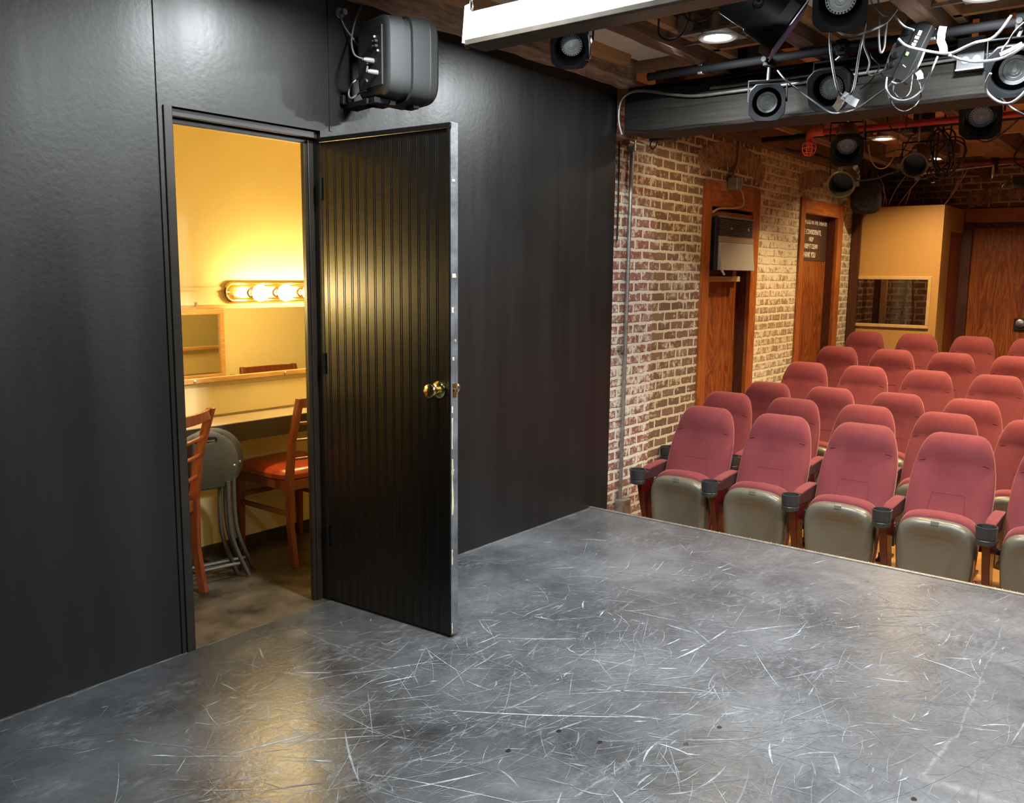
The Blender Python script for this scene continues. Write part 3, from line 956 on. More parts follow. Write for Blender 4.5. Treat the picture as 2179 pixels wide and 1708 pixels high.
def folding_stool(label, c, tilt, yaw):
    """folded flat: round seat on edge above tube legs. c = floor point under the seat centre"""
    t = thing('folding_stool', label, 'stool', c)
    c = Vector(c)
    X = Vector((math.cos(yaw), math.sin(yaw), 0))
    Nn = Vector((X.y, -X.x, 0))
    up = (Vector((0, 0, 1)) - Nn * tilt).normalized()
    nn = X.cross(up)

    def P(a, z, n=0.0):
        return c + X * a + up * z + nn * n
    rS = 0.150
    zc_ = 0.560
    n = 40
    # ring with the handle slot: two-loop disc
    out = [(rS * math.cos(2 * PI * i / n), max(-0.118, rS * math.sin(2 * PI * i / n))) for i in range(n)]
    sl = [(0.052 * math.copysign(abs(math.cos(2 * PI * i / n)) ** 0.5, math.cos(2 * PI * i / n)), 0.108 + 0.017 * math.copysign(abs(math.sin(2 * PI * i / n)) ** 0.7, math.sin(2 * PI * i / n))) for i in range(n)]
    b = MB()

    def ringp(pts, sc, dn):
        return [P(a * sc, zc_ + z * sc, dn) for a, z in pts]
    b.loft([[P(a, zc_ + z, 0.016) for a, z in sl], ringp(out, 0.95, 0.016), ringp(out, 1.0, 0.010), ringp(out, 1.0, -0.012), ringp(out, 0.96, -0.016), [P(a, zc_ + z, -0.016) for a, z in sl], [P(a, zc_ + z, 0.016) for a, z in sl]], cap=False)
    b.build('seat', 'stool', t, smooth=50)
    for s, nm in ((0.115, 0.02), (0.085, -0.02)):
        for q in (-1, 1):
            MB().tube([P(q * s * 0.80, 0.47, nm), P(q * s * 0.86, 0.22, nm * 1.2), P(q * (s + 0.055), 0.012, nm * 1.8)], 0.010, 10, sub=8).build('leg', 'stoolleg', t, smooth=True)
    MB().tube([P(-0.13, 0.075, 0.032), P(0.13, 0.075, 0.032)], 0.008, 8, False).build('crossbar', 'stoolleg', t, smooth=True)
    MB().tube([P(-0.10, 0.055, -0.034), P(0.10, 0.055, -0.034)], 0.008, 8, False).build('crossbar', 'stoolleg', t, smooth=True)
    MB().lathe([(0.007, 0), (0.006, 0.004), (0.001, 0.006)], P(0.128, zc_ - 0.02, 0.014), nn, 10).build('rivet', 'steel', t)
    return t


folding_stool('grey folded stool with round seat, standing nearer to the doorway', (2.195, 3.515, 0), 0.0, -0.20)
folding_stool('grey folded stool with round seat, behind the other stool by the counter', (2.262, 3.570, 0), 0.0, -0.20)
tag(MB().box(1.748, 1.772, 2.975, 3.03, 0.0, 0.068).build('doorstop_block', 'putty', bevel=0.004), 'small grey block on the floor at the left doorjamb', 'doorstop')

# ------------------------------------------------------------------ shell: house
struct('floor_house', MB().box(XE + 0.001, XF, -2.6, YB, ZA - 0.05, ZA), 'hallfloor', 'amber floorboards of the seating area')
stp = MB().box(7.62, XF, -2.6, 3.18, ZA, -0.335).box(8.50, XF, -2.6, 3.18, -0.335, -0.24).box(9.36, 10.02, -2.6, 3.18, -0.24, -0.13)
struct('floor_risers', stp, 'darkwood')
D1 = (6.40, 7.47, 2.18)
D2 = (8.45, 9.67, 2.19)
w = MB().box(4.66, 5.63, YB - 0.02, YB + 0.25, ZA, 2.8)
struct('wall_house_left', w, 'brickA', 'whitewashed red brick strip beside the black wall')
w = MB().box(5.63, D1[0], YB, YB + 0.25, ZA, 2.8).box(D1[0], D1[1], YB, YB + 0.25, D1[2], 2.8)
struct('wall_house_left.001', w, 'brickB', 'brown brick wall left of the boarded doorway')
w = MB().box(D1[1], D2[0], YB, YB + 0.25, ZA, 2.8).box(D2[0], D2[1], YB, YB + 0.25, D2[2], 2.8).box(D2[1], 10.06, YB, YB + 0.25, ZA, 2.8)
struct('wall_house_left.002', w, 'brickC', 'limewashed brick wall between the two boarded doorways')
struct('wall_house_left.003', MB().box(10.06, XF, YB, YB + 0.25, ZA, 2.8), 'brickB')
struct('wall_house_left.004', MB().box(4.66, 4.70, 3.0, YB, ZA, 2.8), 'wall')
w = MB().box(XF, XF + 0.2, 2.27, 3.45, ZA, 2.8).box(XF, XF + 0.2, 0.9, 2.27, 2.05, 2.8).box(XF, XF + 0.2, -2.6, 0.9, ZA, 2.8)
struct('wall_far', w, 'brickD', 'brown brick end wall above the stained door')
struct('wall_house_right', MB().box(4.66, XF, -2.7, -2.6, ZA, 2.8), 'brickB')
struct('ceiling', MB().box(-2.3, 4.7, -2.6, 3.0, 2.80, 2.86), 'board', 'warm timber subfloor above the joists')
struct('ceiling_house', MB().box(4.97, XF + 0.2, -2.6, 3.45, 2.69, 2.75), 'board')
struct('ceiling_house', MB().box(4.7, 4.97, -2.6, 3.45, 2.80, 2.86), 'board')


def arch(name, xa, xb, z0, rise, h, axis=0, plane=YB, nb=11, th=0.004):
    """course of bricks on end over an opening"""
    b = MB()
    hw = (xb - xa) / 2
    rad = (hw * hw + rise * rise) / (2 * rise)
    cz = z0 + rise - rad
    am = math.asin(min(1, hw / rad))
    for i in range(nb):
        a0 = -am + 2 * am * (i + 0.08) / nb
        a1 = -am + 2 * am * (i + 0.92) / nb
        pts = []
        for a, r in ((a0, rad), (a1, rad), (a1, rad + h), (a0, rad + h)):
            x = (xa + xb) / 2 + r * math.sin(a)
            z = cz + r * math.cos(a)
            pts.append((x, plane - th, z) if axis == 0 else (plane - th, x, z))
        b.prism(pts, (0, th + 0.005, 0) if axis == 0 else (th + 0.005, 0, 0))
    return struct(name, b, 'archbrick', bevel=0.003)


arch('trim_8', D1[0] - 0.05, D1[1] + 0.05, 2.20, 0.12, 0.19, nb=15)
arch('trim_9', D2[0] - 0.05, D2[1] + 0.05, 2.22, 0.10, 0.17, nb=17)
arch('trim_10', 0.95, 2.25, 2.20, 0.10, 0.17, axis=1, plane=XF, nb=17)


def boarded(n, d, lw, rw, head, label):
    x0, x1, zt = d
    y0 = YB - 0.02
    yd = YB + 0.10
    t = thing('door_%d' % n, label, 'door', ((x0 + x1) / 2, YB, ZA))
    t['kind'] = 'structure'
    MB().box(x0, x0 + lw, y0, yd, ZA, zt).build('jamb_left', 'trimw', t, bevel=0.004)
    MB().box(x1 - rw, x1, y0, YB + 0.02, ZA, zt).build('jamb_right', 'trimw', t, bevel=0.004)
    MB().box(x1 - rw + 0.002, x1, YB + 0.02, yd, ZA, zt).build('reveal', 'darkwood', t)
    MB().box(x0 + lw, x1 - rw, y0 + 0.004, YB + 0.03, zt - head, zt).build('header', 'trimh', t, bevel=0.004)
    MB().box(x0 + lw, x1 - rw, YB + 0.03, yd, zt - head, zt - head + 0.015).build('head_reveal', 'darkwood', t)
    return t, yd


d1, yd = boarded(2, D1, 0.130, 0.14, 0.20, 'stained timber doorway in brick, boarded with plywood, heater in its upper half')
MB().box(D1[0] + 0.130, D1[1] - 0.14, yd, yd + 0.02, ZA, 1.385).build('plywood_panel', 'ply', d1)
MB().box(D1[0] + 0.130, D1[1] - 0.14, yd, yd + 0.03, 1.40, D1[2] - 0.2).build('upper_board', 'darkwood', d1)
MB().box(D1[0] + 0.130, D1[1] - 0.20, YB + 0.05, yd + 0.02, 1.385, 1.43).build('sill_batten', 'pine', d1, bevel=0.003)
MB().box(D1[0] + 0.130, D1[1] - 0.14, YB - 0.010, yd, 1.87, 1.95).build('mid_rail', 'trimh', d1, bevel=0.003)
d2, yd = boarded(3, D2, 0.115, 0.15, 0.14, 'stained timber doorway in brick, boarded with plywood, brown notice on it')
MB().box(D2[0] + 0.115, D2[1] - 0.15, yd, yd + 0.02, ZA, D2[2] - 0.14).build('plywood_panel', 'ply', d2)
# notice
yS = yd - 0.004
sg = thing('notice_sign', 'brown notice asking people to keep the theater clean', 'sign', (9.2, yS, 1.8))
sx0, sx1, sz0, sz1 = 8.66, 9.50, 1.60, 2.035
MB().box(sx0, sx1, yS - 0.003, yS + 0.003, sz0, sz1).build('sign_board', 'sign', sg)
for body, z, size, sq, xr in (('NO FOOD IN THE THEATER', 1.965, 0.066, 0.765, 9.485), ('PLEASE BE CONSIDERATE,', 1.865, 0.068, 0.80, 9.33), ('HELP', 1.795, 0.062, 0.8, 9.11), ('KEEP IT CLEAN', 1.722, 0.066, 0.72, 9.24), ('THANK YOU', 1.632, 0.080, 0.68, 9.19)):
    text_part('lettering', body, size, (xr, yS - 0.004, z), (1, 0, 0), (0, 0, 1), 'ink', sg, sq * 1.16, 'RIGHT')

# heater in the first doorway
hx = thing('wall_heater', 'beige and black wall heater in the upper half of boarded doorway', 'heater', (6.95, YB, 1.48))
hy0 = YB - 0.07
body = MB().box(6.545, 7.235, hy0 + 0.02, YB + 0.08, 1.478, 1.905)
body.build('casing', 'blackpl', hx, bevel=0.006)
fr = MB()
fr.prism([(6.60, hy0 + 0.02, 1.478), (6.60, hy0 - 0.022, 1.478), (6.60, hy0 - 0.014, 1.55), (6.60, hy0, 1.70), (6.60, hy0 + 0.02, 1.70)], (0.64, 0, 0))
fr.build('front_panel', 'acface', hx, bevel=0.004)
MB().box(6.60, 7.24, hy0, hy0 + 0.02, 1.702, 1.748).build('control_band', 'acband', hx)
gr = MB()
for i in range(11):
    z = 1.755 + i * 0.0125
    gr.bar((6.60, hy0 + 0.008, z), (7.24, hy0 + 0.008, z), 0.012, 0.0028)
gr.build('grille', 'galv', hx)
MB().box(6.595, 7.245, hy0, hy0 + 0.03, 1.893, 1.908).build('top_strip', 'galv', hx)
MB().box(6.60, 7.24, hy0 + 0.015, hy0 + 0.02, 1.75, 1.895).build('grille_back', 'blackin', hx)
for x in (6.79, 7.12):
    MB().lathe([(0.012, 0), (0.012, 0.008), (0.008, 0.011)], (x, hy0 + 0.002, 1.815), (0, -1, 0), 12).build('control_knob', 'steel', hx)
fins = MB()
for i in range(26):
    fins.box(6.540, 6.546, hy0 + 0.025, YB + 0.02, 1.49 + i * 0.0155, 1.497 + i * 0.0155)
fins.build('side_louvre', 'black', hx)
MB().tube([(6.60, hy0 - 0.005, 1.50), (6.63, hy0 - 0.03, 1.44)], 0.009, 8, False).build('lever', 'outlet', hx)
jb = thing('junction_box', 'small grey junction box with yellow connector on doorway header', 'electrical box', (6.97, YB - 0.05, 2.1))
c = ony(1562, 392, YB - 0.05)
MB().box(c.x - 0.05, c.x + 0.05, YB - 0.10, YB - 0.017, c.z - 0.05, c.z + 0.05).build('box', 'galv', jb, bevel=0.004)
MB().cyl((c.x + 0.05, YB - 0.055, c.z), (c.x + 0.09, YB - 0.055, c.z), 0.018).build('connector', 'yellow', jb)
tag(MB().tube([c + Vector((0.09, 0, 0)), ony(1582, 420, YB - 0.05), ony(1580, 438, YB - 0.05), ony(1560, 443, YB - 0.03), ony(1530, 444, YB - 0.03), ony(1516, 452, YB - 0.02)], 0.008, 8).build('heater_cord', 'tancable', smooth=True), 'tan cord looping from the junction box to the heater', 'cord')
tag(MB().tube([ony(1575, 300, YB - 0.015), ony(1570, 345, YB - 0.015), c + Vector((0, 0.02, 0.05))], 0.010, 8, False).build('conduit', 'tancable', smooth=True), 'thin conduit running down the brick to the junction box', 'conduit')

# conduit pipe with boxes on the whitewashed strip
pt, pb = ony(1345, 322, YB - 0.045), ony(1319, 1062, YB - 0.045)
cp = thing('conduit_pipe', 'tall grey conduit pipe on the whitewashed brick strip', 'pipe', (pb.x, pb.y, ZA))
MB().cyl(pb, pt, 0.014).build('tube', 'galv', cp, smooth=True)
MB().box(pb.x - 0.035, pb.x + 0.06, YB - 0.10, YB - 0.021, pb.z - 0.13, pb.z + 0.005).build('outlet_box', 'galv', cp, bevel=0.006)
c = ony(1322, 745, YB - 0.045)
MB().lathe([(0.02, 0), (0.02, 0.03)], c, (0, 0, 1), 12).box(c.x - 0.02, c.x + 0.02, YB - 0.04, YB - 0.02, c.z, c.z + 0.03).build('strap', 'steel', cp)
MB().cyl(pt, pt + Vector((0, 0, 0.07)), 0.03).cyl(pt + Vector((-0.07, 0, 0.05)), pt + Vector((0.12, 0, 0.05)), 0.024).build('fitting', 'galv', cp, smooth=True)
tag(MB().tube([ony(1318, 300, YB - 0.03), ony(1316, 420, YB - 0.03), ony(1313, 512, YB - 0.03)], 0.006, 8).build('black_cable', 'rubber', smooth=True), 'black cable hanging down at the end of the black wall', 'cable')

# projection booth in the far corner
XB = 10.05
bt = thing('projection_booth', 'tan plywood booth with a small window in the far corner', 'booth', (XB, 2.7, ZA))
yl, yr, zt = YB - 0.005, 2.28, 2.188
wy0, wy1, wz0, wz1 = 2.385, 3.13, 0.935, 1.415
f_ = MB()
f_.box(XB, XB + 0.03, yr, wy0, ZA, zt).box(XB, XB + 0.03, wy1, yl, ZA, zt).box(XB, XB + 0.03, wy0, wy1, wz1, zt).box(XB, XB + 0.03, wy0, wy1, ZA, wz0)
f_.build('front_panel', 'booth', bt)
s_ = MB()
s_.prism([(XB + 0.03, yr, ZA), (10.40, yr, ZA), (10.40, yr, 1.93), (10.98, yr, 1.93), (10.98, yr, zt), (XB + 0.03, yr, zt)], (0, 0.02, 0))
s_.build('side_panel', 'booth', bt)
MB().box(10.42, 10.998, yr + 0.01, yr + 0.03, ZA, 1.93).build('side_door', 'plydoor', bt)
MB().box(XB + 0.03, 10.93, yr + 0.02, yl, zt - 0.02, zt).build('top_panel', 'booth', bt)
wf = MB()
fw = 0.035
wf.box(XB - 0.018, XB + 0.012, wy0 - fw, wy1 + fw, wz1, wz1 + fw).box(XB - 0.018, XB + 0.012, wy0 - fw, wy1 + fw, wz0 - fw, wz0)
wf.box(XB - 0.018, XB + 0.012, wy0 - fw, wy0, wz0, wz1).box(XB - 0.018, XB + 0.012, wy1, wy1 + fw, wz0, wz1)
fo = wf.build('window_frame', 'ashframe', bt, bevel=0.004)
MB().box(XB + 0.014, XB + 0.018, wy0, wy1, wz0, wz1).build('window_pane', 'glass', bt)
MB().box(10.5, 10.56, 2.93, 2.99, ZA, 2.1).build('inner_stud', 'pine', bt)
MB().box(10.55, 10.62, 3.02, 3.08, ZA, 2.1).build('inner_stud', 'blackin', bt)
tag(MB().tube([(10.8, 2.80, 1.7), (10.78, 2.79, 1.3), (10.8, 2.83, 0.9), (10.78, 2.84, 0.2)], 0.012, 8).build('booth_cable', 'rubber', smooth=True), 'black cable inside the booth behind the window, nearer the stud', 'cable')
tag(MB().tube([(10.8, 2.72, 1.7), (10.8, 2.73, 1.35), (10.8, 2.70, 1.05), (10.8, 2.71, 0.5)], 0.010, 8).build('booth_cable', 'rubber', smooth=True), 'black cable inside the booth behind the window, further from the stud', 'cable')
bl = bpy.data.lights.new('booth_lamp_glow', 'POINT')
bl.energy = 6.0
bl.color = WARM
bl.shadow_soft_size = 0.04
cl_ = thing('booth_lamp', 'small lamp inside the projection booth', 'lamp', (10.45, 2.42, 2.1))
MB().ball((10.45, 2.42, 2.1), 0.03).build('bulb', 'outlet', cl_, smooth=True)
blo = bpy.data.objects.new('booth_lamp_glow', bl)
COL.objects.link(blo)
blo.parent = cl_
blo.location = (-0.06, 0.03, -0.06)

# far door
fd = thing('door_4', 'stained plywood door at the far end beside the booth', 'door', (XF, 1.6, ZA))
fd['kind'] = 'structure'
MB().box(XF - 0.03, XF + 0.06, 0.9, 2.27, 2.055, 2.20).build('header', 'trimy', fd, bevel=0.004)
MB().box(XF + 0.06, XF + 0.10, 0.98, 2.22, ZA, 1.99).build('door_panel', 'plydoor', fd)
MB().box(XF + 0.03, XF + 0.12, 0.95, 2.27, 1.99, 2.06).build('head_gap', 'darkwood', fd)
MB().box(XF - 0.012, XF + 0.10, 2.19, 2.2895, ZA, 2.05).build('jamb', 'darkwood', fd)
c = onx(2171, 690, XF + 0.05)
MB().box(XF + 0.03, XF + 0.06, c.y - 0.05, c.y + 0.06, c.z - 0.07, c.z + 0.07).build('lock_plate', 'blackin', fd, bevel=0.01)
MB().lathe([(0.045, 0), (0.045, 0.015), (0.03, 0.02)], (XF + 0.03, c.y, c.z + 0.01), (-1, 0, 0), 20).build('lock_cylinder', 'steel', fd, smooth=True)

# ------------------------------------------------------------------ ceiling timbers
JZ0, JZ1 = 2.53, 2.80
jy = [2.24 - 0.57 * i for i in range(9)]


def rough_joist(x0, x1, y0, y1, z0, z1, seg, amp, seed):
    r_ = random.Random(seed)
    rings = []
    n = max(2, int((x1 - x0) / seg))
    for i in range(n + 1):
        x = x0 + (x1 - x0) * i / n
        a, b_, c_, d_ = [r_.uniform(-amp, amp) for _ in range(4)]
        rings.append([(x, y0 + a, z0 + b_ + amp * 0.6), (x, (y0 + y1) / 2, z0 + c_), (x, y1 + d_ * 0.5, z0 + b_ * 0.5), (x, y1, z1), (x, y0 + a * 0.5, z1)])
    return MB().loft(rings)


j0 = struct('ceiling_joist', rough_joist(-2.2, 4.66, 2.78, 2.912, 2.535, 2.80, 0.09, 0.014, 3), 'joistlow', 'splintered joist along the top of the black wall')
for i, y in enumerate(jy):
    struct('ceiling_joist', rough_joist(-2.2, 4.96, y - 0.04, y + 0.04, JZ0, JZ1, 0.12, 0.006, 10 + i), 'joist')
    struct('ceiling_joist', rough_joist(4.70, XF, y - 0.20, y - 0.12, JZ0, JZ1, 0.2, 0.005, 40 + i), 'joist')
    struct('ceiling_lath', MB().box(-2.2, 4.66, y - 0.085, y - 0.042, 2.60, 2.655), 'tanwood')
struct('ceiling_lath', MB().box(-2.2, 4.45, 2.70, 2.775, 2.605, 2.655), 'tanwood')
struct('ceiling_joist', rough_joist(4.70, XF, 2.60, 2.68, JZ0, JZ1, 0.2, 0.005, 60), 'joist')
struct('ceiling_joist', rough_joist(4.70, XF, 3.10, 3.19, JZ0, JZ1, 0.2, 0.005, 61), 'joist')
bays = [2.74] + [y - 0.04 for y in jy]
for i in range(len(jy)):
    ya, yb_ = jy[i] + 0.042, (bays[i] if i == 0 else jy[i - 1] - 0.088)
    x1 = (4.60, 3.55, 4.3, 3.6, 3.5, 4.4, 3.0, 4.0, 4.0)[i]
    struct('ceiling_panel', MB().box(-2.2, x1, ya, yb_, 2.655, 2.685), 'plaster')
    xb = (4.62, 4.42, 4.62, 4.5, 4.4, 4.6, 4.4, 4.4, 4.4)[i]
    struct('ceiling_blocking', MB().box(xb, xb + 0.04, jy[i] + 0.04, yb_ + 0.04, 2.60, 2.79), 'board')
for i, y in enumerate(jy[:7]):
    for k in range(3):
        xx = 5.6 + k * 1.7 + (i % 3) * 0.4
        struct('ceiling_blocking', MB().box(xx, xx + 0.045, y - 0.12, y + 0.37, 2.58, 2.79), 'board')

# main beam
bm_ = []
r_ = random.Random(5)
rings = []
for i in range(30):
    y = 2.865 - i * (2.865 + 2.6) / 29
    j = lambda a: r_.uniform(-a, a)
    ins = 0.012 if i == 0 else 0
    rings.append([(4.655 + ins, y, 2.275 + ins + j(0.004)), (4.67, y, 2.258 + ins + j(0.003)), (4.93, y, 2.258 + ins), (4.95 - ins, y, 2.28), (4.95 - ins, y, 2.49 - ins), (4.66 + ins, y, 2.492 - ins + j(0.003)), (4.651 + ins + j(0.003), y, 2.385 + j(0.004)), (4.656 + ins, y, 2.378 + j(0.003))])
MB().loft(rings)
bo = struct('ceiling_beam', MB().loft(rings), 'beam', 'weathered timber beam across the front of the stage')
struct('ceiling_beam_plate', MB().box(4.70, 4.94, -2.6, 2.865, 2.49, 2.535), 'beam')
pts = [onx(px, py, 4.635) for px, py in ((1323, 287), (1317, 262), (1317, 232), (1326, 207), (1348, 195), (1380, 194), (1420, 200), (1480, 204), (1550, 196), (1700, 176), (1900, 146), (2179, 103))]
cb = tag(MB().tube(pts, 0.0085, 10).build('beam_conduit', 'galv', smooth=True), 'grey conduit bent around the left end of the beam and along its face', 'conduit')
tag(MB().tube([(4.638, 2.3 - 0.001, 2.455), (4.638, -2.4, 2.452)], 0.008, 8, False).build('beam_conduit', 'steel', smooth=True), 'bright straight conduit along the top of the beam face', 'conduit')

# ------------------------------------------------------------------ recessed work lights
LAMPN = [0]


def work_light(label, x, y, z, warm, power, group, spread=176):
    t = thing('recessed_light', label, 'lamp', (x, y, z), group)
    MB().lathe([(0.055, 0.012), (0.055, 0.095), (0.05, 0.10)], (x, y, z), (0, 0, 1), 24).build('can', 'galv', t, smooth=True)
    MB().box(x - 0.11, x + 0.11, y - 0.10, y + 0.10, z + 0.012, z + 0.016).build('mounting_plate', 'galv', t)
    hb = MB()
    for s in (-0.085, 0.085):
        hb.box(x + s - 0.008, x + s + 0.008, y - 0.24, y + 0.24, z + 0.016, z + 0.03)
    hb.build('hanger_bars', 'galv', t)
    MB().box(x - 0.10, x - 0.02, y + 0.08, y + 0.16, z + 0.03, z + 0.11).build('wiring_box', 'galv', t)
    MB().lathe([(0.092, 0.010), (0.092, 0.004), (0.086, 0.0), (0.066, 0.004), (0.060, 0.010)], (x, y, z), (0, 0, 1), 32).build('trim_ring', 'white', t, smooth=True)
    MB().lathe([(0.060, 0.010), (0.058, 0.005), (0.040, 0.001), (0.001, -0.001)], (x, y, z), (0, 0, 1), 28).build('lens', 'houselight' if warm else 'stagelight', t, smooth=True)
    ld = bpy.data.lights.new('recessed_light_glow', 'AREA')
    ld.shape = 'DISK'
    ld.size = 0.11
    ld.energy = power
    ld.color = WARM if warm else COOL
    ld.spread = math.radians(spread)
    lo = bpy.data.objects.new('recessed_light_glow', ld)
    COL.objects.link(lo)
    lo.parent = t
    lo.location = (0, 0, -0.004)
    return t


GS, GH = 'recessed work lights over the stage', 'recessed lights over the seats'
work_light('white recessed light between stage joists, right of the white batten light', 4.05, 1.98, 2.548, False, STAGE_W, GS)
work_light('white recessed light at the top right above the tangle of white cables', 4.10, 0.835, 2.548, False, STAGE_W, GS)
for x, y, k in ((2.30, 2.12, 1), (2.30, 0.835, 1), (0.60, 1.98, 0.08), (0.60, 0.25, 0.25), (2.30, -0.35, 1), (4.05, -0.35, 1)):  # unseen lamps continuing the ceiling grid, added to bring up stage light
    work_light('unseen white recessed work light over the stage, out of the picture', x, y, 2.548, False, STAGE_W * k, GS)
h = onx(1880, 302, 7.6)
work_light('warm recessed light over the seats, seen between bronze spotlights', 7.60, h.y, 2.535, True, HOUSE_W * 0.9, GH, 112)
h = onx(1990, 343, 9.1)
work_light('warm recessed light near the far end beside the cable coil', 9.10, h.y, 2.535, True, HOUSE_W * 1.2, GH, 147)
work_light('added warm light behind the beam, unseen', 5.90, 1.55, 2.535, True, HOUSE_W * 0.6, GH, 106)  # invented lamp hidden by the beam, lifts sprinkler pipe and bronze spots
work_light('added warm light behind the beam near the brick wall, unseen', 5.80, 2.52, 2.535, True, HOUSE_W * 0.22, GH, 157)  # weak hidden lamp added to brighten the sprinkler head
for x, y in ( (6.1, 0.75), (7.6, 0.66), (9.1, 0.66), (7.6, -1.05)):  # unseen lamps added to bring up the light over the seats
    work_light('added warm recessed light over the seats, out of the picture', x, y, 2.535, True, HOUSE_W, GH, 115)

# ------------------------------------------------------------------ white batten light on chains
FX, FZ = 2.72, 2.30
bl_ = thing('batten_light', 'long white fluorescent batten hung on chains over the stage', 'lamp', (FX, 1.0, FZ))
pr = [(-0.045, 0.022), (-0.030, 0.128), (0.075, 0.128), (0.085, 0.022)]
MB().prism([(FX + a, 2.375, FZ + b_) for a, b_ in pr], (0, -2.45, 0)).build('housing', 'white', bl_, bevel=0.003)
MB().prism([(FX + a, 2.372, FZ + b_) for a, b_ in ((-0.050, 0.022), (-0.046, 0.004), (-0.03, 0.0), (0.07, 0.0), (0.088, 0.006), (0.088, 0.022))], (0, -2.445, 0)).build('lower_rail', 'rail', bl_, bevel=0.002)
for yy in (2.376, -0.076):
    MB().prism([(FX + a, yy, FZ + b_) for a, b_ in ((-0.055, 0.010), (-0.040, 0.150), (-0.020, 0.162), (-0.002, 0.150), (0.0, 0.132), (0.085, 0.132), (0.092, 0.010))], (0, 0.004, 0)).build('end_plate', 'white', bl_, bevel=0.001)
for yy, nm in ((2.372, 'end'),):
    MB().lathe([(0.014, 0), (0.014, 0.012)], (FX - 0.02, yy + 0.004, FZ + 0.010), (0, 1, 0), 12).build('tube_cap', 'brass', bl_)
for yy in (2.36, -0.05):
    k = MB()
    for i in range(7):
        c = Vector((FX - 0.022, yy, FZ + 0.155 + i * 0.034))
        ang = (i % 2) * PI / 2
        lk = [c + Vector((math.cos(ang) * 0.009 * math.cos(q), math.sin(ang) * 0.009 * math.cos(q), 0.021 * math.sin(q))) for q in [2 * PI * j / 10 for j in range(10)]]
        k.tube(lk, 0.0028, 6, True, True, 2)
    k.build('chain', 'steel', bl_, smooth=True)

# ------------------------------------------------------------------ pipes
b1 = tag(MB().tube([(4.40, 2.555, 2.507), (4.40, -2.4, 2.507)], 0.0215, 14, False).build('lighting_pipe', 'pipeblack', smooth=True), 'black lighting pipe over the stage in front of the beam', 'pipe')
for y in (2.24, 1.10, -0.04):
    st = MB()
    st.box(4.385, 4.415, y - 0.012, y + 0.012, 2.48, 2.533)
    tag(st.build('pipe_strap', 'galv', bevel=0.003), 'metal strap holding the stage pipe to %s' % ('the joist nearest the black wall' if y > 2 else 'the joist above the dimmer pack' if y > 0.5 else 'a joist beyond the right edge'), 'strap', 'pipe straps')
XP = 6.90
q = onx(1580, 302, XP)
tag(MB().tube([(XP, 2.95, q.z), (XP, -2.4, q.z)], 0.020, 12, False).build('lighting_pipe', 'pipeblack', smooth=True), 'black lighting pipe over the front seats behind the beam', 'pipe')
ZP2 = q.z
XR = 6.5
e0 = onx(1727, 283, XR)
rp = thing('sprinkler_pipe', 'red sprinkler pipe over the seats with a caged sprinkler head', 'pipe', (XR, e0.y, e0.z))
MB().tube([(XR, e0.y - 0.02, e0.z), (XR, -2.5, e0.z)], 0.021, 14, False).build('pipe', 'red', rp, smooth=True)
MB().tube([(XR, e0.y - 0.09, e0.z), (XR, e0.y - 0.02, e0.z), (XR, e0.y + 0.008, e0.z - 0.012), (XR, e0.y + 0.012, e0.z - 0.05)], 0.027, 14).build('elbow', 'litred', rp, smooth=True)
c = Vector((XR, e0.y + 0.012, e0.z - 0.055))
MB().lathe([(0.022, 0), (0.024, -0.02), (0.010, -0.03), (0.006, -0.06), (0.014, -0.064), (0.014, -0.067)], c, (0, 0, 1), 12).build('sprinkler_head', 'litred', rp, smooth=True)
cg = MB()
for i in range(8):
    a = 2 * PI * i / 8
    cg.tube([c + Vector((0.024 * math.cos(a), 0.024 * math.sin(a), -0.012)), c + Vector((0.046 * math.cos(a), 0.046 * math.sin(a), -0.02)), c + Vector((0.048 * math.cos(a), 0.048 * math.sin(a), -0.07)), c + Vector((0.028 * math.cos(a), 0.028 * math.sin(a), -0.10)), c + Vector((0, 0, -0.105))], 0.003, 5, sub=3)
for z, rd in ((-0.02, 0.047), (-0.05, 0.049), (-0.085, 0.042)):
    cg.tube([c + Vector((rd * math.cos(2 * PI * i / 16), rd * math.sin(2 * PI * i / 16), z)) for i in range(16)], 0.003, 5, False, True)
cg.build('cage', 'litred', rp, smooth=True)
c2 = onx(1787, 262, XR)
MB().cyl((XR, c2.y, e0.z), (XR, c2.y, 2.55), 0.010).lathe([(0.026, -0.02), (0.026, 0.02)], (XR, c2.y, e0.z), (0, 1, 0), 14).build('hanger', 'red', rp, smooth=True)
q0, q1 = onx(1990, 352, 9.4), onx(2179, 334, 9.4)
tag(MB().tube([(9.4, 2.6, q0.z), (9.4, -2.4, q0.z)], 0.028, 12, False).build('sprinkler_pipe', 'darkred', smooth=True), 'dark red pipe close to the far brick wall', 'pipe')
tag(MB().tube([onx(1960, 369, 9.6), onx(2040, 360, 9.6), onx(2179, 344, 9.6), onx(2400, 320, 9.6)], 0.010, 8).build('conduit', 'galv', smooth=True), 'thin grey conduit below the dark red pipe at the far end', 'conduit')
tag(MB().obox(onx(2118, 353, 9.35), (0.02, 0, 0), (0, 0.022, 0), (0, 0, 0.055)).obox(onx(2118, 340, 9.36), (0.03, 0, 0), (0, 0.035, 0), (0, 0, 0.02)).build('pipe_clamp', 'blackin', bevel=0.005), 'black clamp hanging from the dark red far pipe', 'clamp')
q = onx(2113, 365, 9.3)
tag(MB().lathe([(0.004, -0.06), (0.010, -0.03), (0.011, 0.02), (0.006, 0.06)], q, (0, 0, 1), 10).build('cord_tail', 'tag', smooth=True), 'short white cord end beside the black pipe clamp', 'cord')

# ------------------------------------------------------------------ stage spotlights
CR = R @ Vector((1, 0, 0))
CU = R @ Vector((0, 1, 0))


